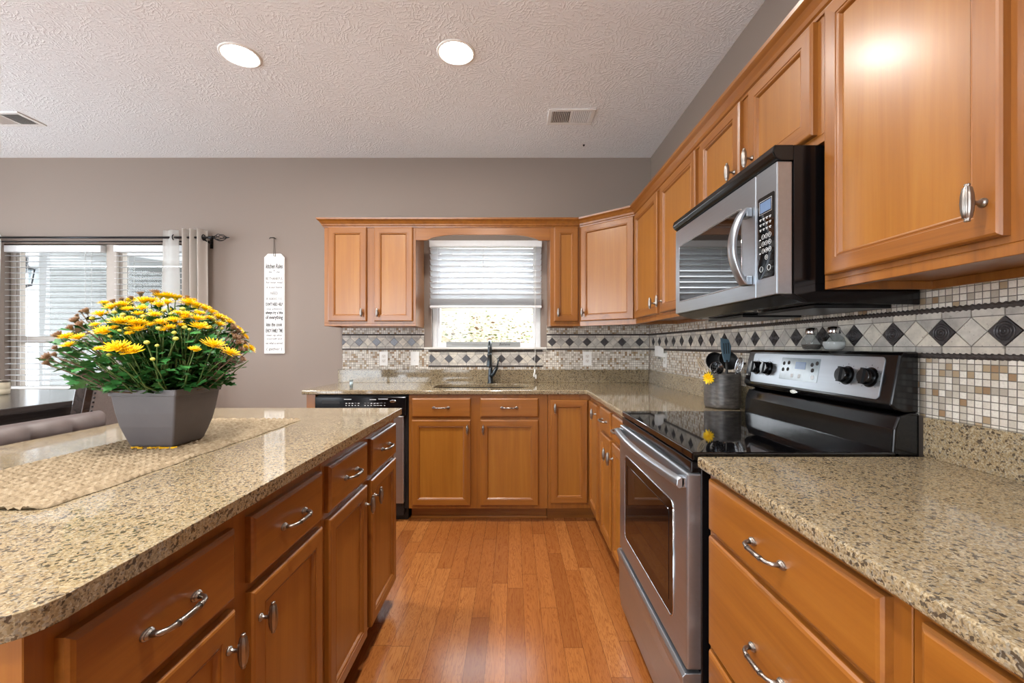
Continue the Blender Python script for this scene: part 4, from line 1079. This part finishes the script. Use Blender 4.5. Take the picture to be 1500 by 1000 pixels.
# ------------------------------------------------------------------ curtains and rod
ZR = 2.098; YR = YB-.095
r = thing('curtain_rod', 'thin dark double curtain rod with cage finial above the dining window', 'rod', (-3.4, YR, ZR))
mb = MB(); mb.tube([(-4.55, YR, ZR), (-2.46, YR, ZR)], .0085, 10); mb.build('rod_tube', 'dark_metal', r)
mb = MB(); mb.tube([(-4.55, YR+.045, ZR-.022), (-2.50, YR+.045, ZR-.022)], .006, 8); mb.build('rear_rod_tube', 'dark_metal', r)
mb = MB(); mb.tube([(-2.47, YR, ZR), (-2.455, YR, ZR), (-2.44, YR, ZR)], [.014, .011, .014], 12)
for k in range(6):
    a0 = 2*PI*k/6
    mb.tube([(-2.44+.115*t, YR+.028*math.sin(PI*t)*math.cos(a0+2.2*t), ZR+.028*math.sin(PI*t)*math.sin(a0+2.2*t)) for t in [i/12 for i in range(13)]], .0028, 6)
mb.tube([(-2.325, YR, ZR), (-2.305, YR, ZR)], [.007, .002], 8); mb.build('cage_finial', 'dark_metal', r)
for bx_ in (-2.515, -4.45):
    mb = MB(); mb.tube([(bx_, YR, ZR-.012), (bx_, YR+.05, ZR-.028), (bx_, YB-.003, ZR-.03)], .005, 8); mb.box(bx_-.012, bx_+.012, YB-.005, YB-.001, ZR-.07, ZR+.01); mb.build('bracket', 'dark_metal', r)
def curtain(name, mat, label, x0, x1, yc, amp, waves, zt, zb, flare=0, ph=0., grom=()):
    r = thing(name, label, 'curtain', ((x0+x1)/2, yc, zb))
    mb = MB(); n = int(waves*14); rows = 14; L = []
    for j in range(rows+1):
        t = j/rows; z = zt+(zb-zt)*t; row = []
        for i in range(n+1):
            s = i/n; x = x0+(x1-x0)*s+(s-.5)*flare*t; a = amp*(1-.25*t)
            row.append((x, yc+a*math.sin(2*PI*waves*s+ph+.35*math.sin(3*t+s*2)), z))
        L.append(row)
    mb.loft(L, smooth=True, cap0=False, cap1=False, closed=False); mb.build('curtain_panel', mat, r, solid=.0015)
    if grom:
        for x in grom:
            g = MB(); g.tube([(x+.0, yc+.02*math.cos(t)-.0, ZR+.022*math.sin(t)) for t in [2*PI*i/16 for i in range(17)]], .004, 6)
            g.build('grommet', 'dark_metal', r)
    return r
curtain('linen_curtain', 'drape', 'gathered cream linen curtain at the right side of the dining window', -2.700, -2.505, YR, .036, 3.2, ZR+.065, .04, .02, .6, (-2.755, -2.515))
curtain('sheer_curtain', 'sheer', 'see-through white sheer curtain beside the cream curtain', -2.845, -2.725, YR+.0, .012, 1.1, ZR+.06, .04, .12, 0)
curtain('sheer_curtain', 'sheer', 'white sheer curtain at the left edge of the photo', -4.42, -4.17, YR, .028, 2.4, ZR+.03, .04, -.12, .4)

# ------------------------------------------------------------------ ceiling fixtures
LAMPS = [(-1.476, 2.306), (-.307, 2.285), (-1.476, .55), (-.307, .55), (-1.476, -1.2), (-.307, -1.2), (-3.3, -.6)]  # all but the leading pair are unseen lights added for fill
LBL = ['lit round recessed ceiling light on the left above the island', 'lit round recessed ceiling light over the walkway, right of the pair']
def downlight(i, x, y):
    r = thing('recessed_light', LBL[i] if i < 2 else 'added recessed ceiling light for fill, overhead and unseen', 'light', (x, y, CEIL), 'recessed ceiling lights')
    mb = MB(); mb.lathe([(.103, 0), (.103, -.003), (.098, -.006), (.088, -.006), (.084, -.001)], (x, y, CEIL), n=40, cap=False); mb.build('trim_ring', 'white', r)
    mb = MB(); mb.lathe([(.085, -.0015), (.06, -.004), (.001, -.005)], (x, y, CEIL), n=40); mb.build('lens', 'lens', r)
    d = bpy.data.lights.new('bulb', 'AREA'); d.shape = 'DISK'; d.size = .15; d.energy = 10; d.color = (1, .975, .94); d.spread = math.radians(125)
    o = bpy.data.objects.new('bulb', d); COL.objects.link(o); o.parent = r; o.location = (0, 0, -.012)
for i, (x, y) in enumerate(LAMPS): downlight(i, x, y)
def vent(x0, x1, y0, y1, label):
    r = thing('ceiling_vent', label, 'vent', ((x0+x1)/2, (y0+y1)/2, CEIL), 'ceiling vents')
    mb = MB(); f = .028; z = CEIL
    for a, b, c, d in ((x0, x1, y0, y0+f), (x0, x1, y1-f, y1), (x0, x0+f, y0+f, y1-f), (x1-f, x1, y0+f, y1-f)): mb.box(a, b, c, d, z-.008, z)
    xm = (x0+x1)/2; mb.box(xm-.006, xm+.006, y0+f, y1-f, z-.008, z); mb.build('vent_frame', 'white', r, bevel=.003)
    mb = MB(); mb.box(x0+f, x1-f, y0+f, y1-f, z-.001, z-.0002); mb.build('duct_opening', 'black_matte', r)
    mb = MB(); n = 20
    for k in range(n):
        x = x0+f+(x1-x0-2*f)*(k+.5)/n; s = -.004 if x < xm else .004
        mb.loft([[(x-s-.0008, y, z-.0015), (x-s+.0008, y, z-.0015), (x+s+.0008, y, z-.0085), (x+s-.0008, y, z-.0085)] for y in (y0+f, y1-f)])
    mb.build('louvres', 'white', r)
vent(.235, .55, 2.82, 3.02, 'white ceiling vent grille over the sink, right of the lights')
vent(-3.63, -3.32, 2.855, 3.04, 'white ceiling vent grille at the left edge above the dining window')
mb = MB(); mb.lathe([(.008, 0), (.007, -.006), (.003, -.012)], (.549, 3.33, CEIL), n=10); tag(mb.build('ceiling_hook', 'dark_metal'), 'tiny dark hook in the ceiling near the back right corner', 'hook')

# ------------------------------------------------------------------ island runner
r0x, r1x, r0y, r1y = -1.222, -.862, .783, 1.745
mb = MB(); nx_, ny_ = 15*8, 420; L = []; rnd = random.Random(4)
edge = [rnd.uniform(-.003, .003) for _ in range(40)]
for j in range(ny_+1):
    t = j/ny_; row = []
    for i in range(nx_+1):
        s = i/nx_; bi = s*15; fb = bi % 1; k = int(bi)
        wob = .0022*math.sin(t*37+k)+.002*math.sin(t*11)
        h = math.sin(PI*fb)**.6 if 0 < fb < 1 else 0
        ch = math.sin((t*(r1y-r0y)/.020+(.5 if k % 2 else 0)+abs(fb-.5)*.9)*2*PI)
        z = ZC+.0012+.0085*h*(.68+.32*ch)
        x = r0x+(r1x-r0x)*s+wob; y = r0y+(r1y-r0y)*t+edge[min(39, k)]*(1 if t in (0, 1) else 0)
        cr = .022; q = min(1, min(y-r0y, r1y-y)/cr); ins = cr*(1-math.sqrt(max(0, 1-(1-q)**2))); xc = (r0x+r1x)/2
        x = xc+(x-xc)*(1-ins/((r1x-r0x)/2)); row.append((x, y, z))
    L.append(row)
mb.loft(L, smooth=True, cap0=False, cap1=False, closed=False)
tag(mb.build('table_runner', 'jute'), 'long braided jute runner lying along the island worktop', 'runner')

# ------------------------------------------------------------------ potted chrysanthemum
PX, PY, PZ = -1.05, 1.300, ZC+.0095
r = thing('potted_chrysanthemum', 'yellow chrysanthemum in a square grey pot on the jute runner', 'plant', (PX, PY, PZ))
HP = .168
def sq(h, half, rc=.006):
    return [(PX+a, PY+b, PZ+h) for a, b in rrect(-half, half, -half, half, min(rc, half*.9), 3)]
prof_p = [(0, .060), (.006, .064), (.03, .0715), (.06, .0795), (.10, .0865), (.150, .0925), (.151, .0965), (HP, .0975), (HP, .0915), (.150, .088), (.14, .086)]
mb = MB(); mb.loft([sq(h, w_) for h, w_ in prof_p], smooth=False, cap1=False); mb.build('pot', 'pot', r)
mb = MB()
for k in range(34):
    h = .045+k*.003
    w_ = .0715+(h-.03)/.12*.0212+.0006
    if h > .148: break
    mb.box(PX+w_-.0008, PX+w_+.0006, PY-w_*.86, PY+w_*.86, PZ+h, PZ+h+.0014)
mb.build('pot_ribbing', 'pot', r)
mb = MB(); mb.loft([sq(.139, .0865), sq(.141, .085)]); mb.build('soil', 'soil', r)
CX, CY, CZ = PX-.035, PY+.0, PZ+.215
RX, RY, RZ_ = .262, .245, .225
rnd = random.Random(11)
heads = []
def on_dome(px, py):
    o = Vector((0, 0, CAM_H)); d = Vector(((px-752)/625, 1, -(py-507)/625)); c = Vector((CX, CY, CZ))
    f = lambda v: Vector((v.x/RX, v.y/RY, v.z/RZ_))
    oo, dd = f(o-c), f(d); a = dd.dot(dd); b = 2*oo.dot(dd); q = oo.dot(oo)-1; D = b*b-4*a*q
    if D >= 0: t = (-b-math.sqrt(D))/(2*a)
    else: t = -b/(2*a)
    return o+d*t
FL = [(740,62,46),(600,88,46),(480,110,42),(410,125,40),(375,100,32),(350,165,40),(320,225,26),(370,268,52),(455,208,48),(545,215,48),(570,250,42),(665,168,34),(700,212,36),(750,240,32),(780,200,38),
      (860,100,44),(910,115,40),(845,165,36),(930,158,30),(915,190,38),(930,238,46),(1040,180,38),(1105,210,26),(1045,222,32),(985,185,28),(640,225,26),(520,275,22),(450,362,62),(530,380,52),(340,365,24),(900,368,28),(1010,345,56),(1105,390,46),
      (150,295,36),(220,300,36),(165,345,34),(800,155,26),(525,185,22),(720,255,20),(820,225,22),(590,130,32),(510,135,34),(645,85,40),(690,110,36),(740,95,36),(790,70,42),(570,160,28),(455,112,32),(880,85,34),(960,132,32),(1000,150,28),(840,180,34),(700,60,40),(490,205,36),(580,215,36),(430,240,22)]
for x, y, s in FL:
    p = on_dome(60+x/4, 420+y/4); n = Vector(((p.x-CX)/RX**2, (p.y-CY)/RY**2, (p.z-CZ)/RZ_**2)).normalized(); n = (n*.55+Vector((0, 0, 1))).normalized()
    heads.append((p, n, s/4*1.24*p.y/625, 'f'))
for k in range(34):      # the far side of the dome
    a = rnd.uniform(.05, PI-.05); e = rnd.uniform(.25, 1.25); p = Vector((CX+RX*math.cos(a)*math.cos(e), CY+RY*math.sin(a)*math.cos(e), CZ+RZ_*math.sin(e)))
    n = (p-Vector((CX, CY, CZ-.1))).normalized(); heads.append((p, n, rnd.uniform(.014, .022), 'f'))
for x, y, s in [(670,42,24),(585,48,18),(475,80,14),(425,90,16),(855,65,14),(270,150,22),(240,150,14),(210,205,26),(235,225,20),(180,245,20),(110,290,26),(90,362,16),(45,415,24),(85,402,16),(40,450,18),(215,172,12),
                (1120,245,22),(1150,265,18),(1170,300,18),(1190,330,14),(1195,372,14),(1150,330,24),(1165,370,18),(1175,430,18),(1130,300,20),(1140,400,18),(530,70,14),(1150,300,16)]:
    p = on_dome(60+x/4, 420+y/4); n = (Vector((p.x-CX, p.y-CY, (p.z-CZ)*.6)).normalized()+Vector((0, 0, .8))).normalized(); heads.append((p, n, s/4*2.3*p.y/625, 'd'))
BD = [(620,328),(655,425),(780,270),(790,305),(540,185),(500,245),(690,245),(840,238),(460,258),(405,290),(600,175),(560,205),(760,160),(830,130),(960,215),(300,185),(400,400),(680,345),(870,250),(1010,195),(1060,245),(720,140),(640,140),(480,165),(430,150),(600,110),(910,140),(1070,200)]
for x, y in BD:
    p = on_dome(60+x/4, 420+y/4); heads.append((p, (0, 0, 1), rnd.uniform(.0055, .0085), 'b'))
for k, (p, n, s, kind) in enumerate(heads):
    if kind == 'f': inst('flower_head', MUM[k % 3], r, orient(p, n, s, rnd.uniform(0, 6)))
    elif kind == 'd': inst('dried_flower_head', DRY[k % 2], r, orient(p, n, s, rnd.uniform(0, 6)))
    else: inst('flower_bud', BUD, r, orient(p, n, s, rnd.uniform(0, 6)))
# stems
mb = MB(); base = Vector((PX, PY, PZ+.142)); stem_pts = []
def stem(p, dry=False):
    b = base+Vector((rnd.uniform(-.055, .055), rnd.uniform(-.055, .055), 0)); m1 = b+(p-b)*.42+Vector(((p.x-b.x)*.12, (p.y-b.y)*.12, -.02)); m2 = b+(p-b)*.78+Vector((0, 0, -.012))
    mb.tube([b, m1, m2, p-Vector((0, 0, .003))], [.0026, .0021, .0016, .0013], 5, 1 if dry else 0)
    stem_pts.append((b, m1, m2, p, dry))
for p, n, s, kind in heads: stem(p, kind == 'd')
for k in range(60):
    a = rnd.uniform(0, 2*PI); e = rnd.uniform(.05, 1.4); p = Vector((CX+.93*RX*math.cos(a)*math.cos(e), CY+.93*RY*math.sin(a)*math.cos(e), CZ+.9*RZ_*math.sin(e)))
    stem(p)
mb.build('stems', ['stem', 'leaf_dry'], r)
# leaves: lobed blades along the stems and through the dome
mb = MB()
LF = [(0, 0), (.25, .16), (.42, .36), (.52, .18), (.72, .30), (.80, .12), (1.0, 0), (.80, -.12), (.72, -.30), (.52, -.18), (.42, -.36), (.25, -.16)]
def leaf(p, d, s, mi):
    d = d.normalized(); sd = d.cross(Vector((0, 0, 1)))
    if sd.length < .1: sd = Vector((1, 0, 0))
    sd.normalize(); up = sd.cross(d); roll = rnd.uniform(-.7, .7); sd, up = sd*math.cos(roll)+up*math.sin(roll), up*math.cos(roll)-sd*math.sin(roll)
    mid = [p, p+d*s*.5+up*s*.05, p+d*s-up*s*.12]
    vs = [p+d*s*a+sd*s*b+up*s*(.12*abs(b)-.12*a*a) for a, b in LF]
    mb.add(vs, [(0, 1, 11), (1, 2, 3, 9, 10, 11), (3, 4, 5, 7, 8, 9), (5, 6, 7)], mi)
for b, m1, m2, p, dry in stem_pts:
    for k in range(4 if dry else 9):
        t = rnd.uniform(.12, .97); q = (b.lerp(m1, t/.45) if t < .45 else m1.lerp(m2, (t-.45)/.35) if t < .8 else m2.lerp(p, (t-.8)/.2))
        if q.x-CX > .20 and rnd.random() < .6: mi = 1
        else: mi = 1 if dry and t > .5 else 0
        a = rnd.uniform(0, 2*PI); leaf(q, Vector((math.cos(a), math.sin(a), rnd.uniform(-.1, .7))), rnd.uniform(.020, .045) if mi == 0 else rnd.uniform(.015, .03), mi)
for k in range(900):
    a = rnd.uniform(0, 2*PI); e = rnd.uniform(-.4, 1.35); q = rnd.uniform(.35, .92)*(1 if e > .1 else .78)
    p = Vector((CX+q*RX*math.cos(a)*math.cos(e), CY+q*RY*math.sin(a)*math.cos(e), CZ+q*RZ_*math.sin(e)))
    if p.z < PZ+HP+.005: p.z = PZ+HP+rnd.uniform(.005, .05)
    leaf(p, Vector((math.cos(a), math.sin(a), rnd.uniform(-.3, .6))), rnd.uniform(.025, .05), 0)
for k in range(46):      # leaves hanging over the rim
    a = rnd.uniform(0, 2*PI); p = Vector((PX+.10*math.cos(a)*1.1, PY+.10*math.sin(a)*1.1, PZ+HP+.012)); leaf(p, Vector((math.cos(a), math.sin(a), rnd.uniform(-.55, .3))), rnd.uniform(.03, .05), 0)
mb.build('leaves', ['leaf', 'leaf_dry'], r)
# fallen petals at the pot foot
mb = MB()
for k in range(22):
    a = rnd.choice((0, 0, 0, 1)); x = PX+rnd.uniform(-.05, .075); y = PY-.066-rnd.uniform(0, .012)
    z = PZ+.0005; an = rnd.uniform(0, PI); c, s = math.cos(an)*.005, math.sin(an)*.005
    mb.loft([[(x-c-s*.3, y-s+c*.3, z+h), (x-c+s*.3, y-s-c*.3, z+h), (x+c+s*.3, y+s-c*.3, z+h), (x+c-s*.3, y+s+c*.3, z+h)] for h in (-.002, .0012)])
tag(stuff(mb.build('fallen_petals', 'petal_core')), 'scatter of dry golden petals at the foot of the grey pot', 'petals')

# ------------------------------------------------------------------ counter stool
r = thing('counter_stool', 'grey-brown leather counter stool with channelled rolled back at the island', 'stool', (-1.75, 1.42, 0))
SX, sy0, sy1, st = -1.635, 1.14, 1.685, .962
mb = MB(); lo = []
def backsec(y, k):
    w_ = .052*k
    c_ = []
    for i in range(13):
        a = -PI*.15+PI*1.3*i/12; c_.append((SX+w_*math.cos(a)*1.0, y, st-.052*k-.0+.052*k*math.sin(a)))
    c_ += [(SX-.045, y, st-.34), (SX+.030, y, st-.36)]
    return c_
ys = [sy0, sy0+.012, sy0+.035]
for k in range(4): ys += [sy0+.135*(k+.0)+.06, sy0+.135*(k+1)-.014, sy0+.135*(k+1), sy0+.135*(k+1)+.014]
ys = sorted(set(round(y, 4) for y in ys if y < sy1-.03))+[sy1-.03, sy1-.01, sy1]
for y in ys:
    e = min(y-sy0, sy1-y); k = .55+.45*math.sin(min(1, e/.04)*PI/2)
    for q in range(1, 4):
        if abs(y-(sy0+.135*q)) < .003: k *= .80
    lo.append(backsec(y, k))
mb.loft(lo, smooth=True); mb.build('backrest', 'leather', r)
mb = MB(); mb.loft([[(x, y, z) for x, y in rrect(-2.05, SX-.03, sy0+.03, sy1-.03, .05)] for z in (.58, .66)]); mb.build('seat', 'leather', r, bevel=.02, segs=3)
for x in (-2.01, -1.68):
    for y in (sy0+.07, sy1-.07):
        mb = MB(); mb.box(x-.018, x+.018, y-.018, y+.018, 0, .58); mb.build('leg', 'dark_wood', r, bevel=.003)

# ------------------------------------------------------------------ dining table, chair, candle
r = thing('dining_table', 'dark wood dining table top in front of the left window', 'table', (-3.1, 2.4, 0))
TZ = .905
mb = MB(); mb.box(-3.72, -2.52, 1.35, 3.08, TZ-.035, TZ); mb.build('tabletop', 'dark_wood', r, bevel=.006, segs=3)
mb = MB(); 
mb.box(-2.60, -2.575, 1.45, 2.98, TZ-.14, TZ-.035); mb.box(-3.665, -3.64, 1.45, 2.98, TZ-.14, TZ-.035); mb.box(-3.64, -2.60, 1.45, 1.475, TZ-.14, TZ-.035); mb.box(-3.64, -2.60, 2.955, 2.98, TZ-.14, TZ-.035)
mb.build('apron', 'dark_wood', r)
for x in (-3.61, -2.63):
    for y in (1.50, 2.93):
        mb = MB(); mb.box(x-.04, x+.04, y-.04, y+.04, 0, TZ-.036); mb.build('leg', 'dark_wood', r, bevel=.004)
r = thing('dining_chair', 'grey upholstered dining chair with dark nailhead frame behind the flower pot', 'chair', (-2.4, 2.45, 0))
cy0, cy1 = 2.19, 2.72
def bxz(z): return -2.30+(z-.6)*.20
for y in (cy0, cy1-.04):
    mb = MB(); mb.loft([[(bxz(z)-.03, yy, z), (bxz(z)+.03, yy, z), (bxz(z)+.03, yy+.04, z), (bxz(z)-.03, yy+.04, z)] for z, yy in ((.0, y), (.6, y), (.85, y), (1.075, y))]); mb.build('back_post', 'dark_wood', r, bevel=.004)
mb = MB(); mb.loft([[(bxz(z)-.024, cy0+.04, z), (bxz(z)+.034, cy0+.04, z), (bxz(z)+.034, cy1-.04, z), (bxz(z)-.024, cy1-.04, z)] for z in (.62, .84, 1.065)]); pb = mb.build('back_cushion', 'grey_fabric', r, bevel=.008)
mb = MB()
for k in range(18):
    z = .64+k*.0235
    for y in (cy0+.046, cy1-.046): mb.lathe([(.006, 0), (.005, .003), (.001, .005)], (bxz(z)+.034, y, z), axis='x', n=8)
mb.build('nailheads', 'dark_metal', pb)
mb = MB(); mb.loft([[(x, y, z) for x, y in rrect(-2.80, -2.33, cy0+.01, cy1-.01, .03)] for z in (.585, .655)]); mb.build('seat', 'grey_fabric', r, bevel=.012)
for y in (cy0+.03, cy1-.03):
    mb = MB(); mb.box(-2.79, -2.75, y-.02, y+.02, 0, .584); mb.build('front_leg', 'dark_wood', r, bevel=.003)
r = thing('candle_jar', 'cream ribbed candle jar on the dark dining table at the left edge', 'candle', (-3.31, 2.72, TZ))
mb = MB(); mb.lathe([(.045, .0), (.052, .004), (.053, .03), (.050, .034), (.053, .038), (.053, .075), (.050, .080), (.044, .080), (.042, .02)], (-3.31, 2.74, TZ+.0005), n=28, cap=False); mb.build('jar', 'cream_wax', r)
mb = MB(); mb.lathe([(.054, .0795), (.054, .092), (.05, .095), (.001, .095)], (-3.31, 2.74, TZ+.0005), n=28); mb.build('lid', 'nickel', r)
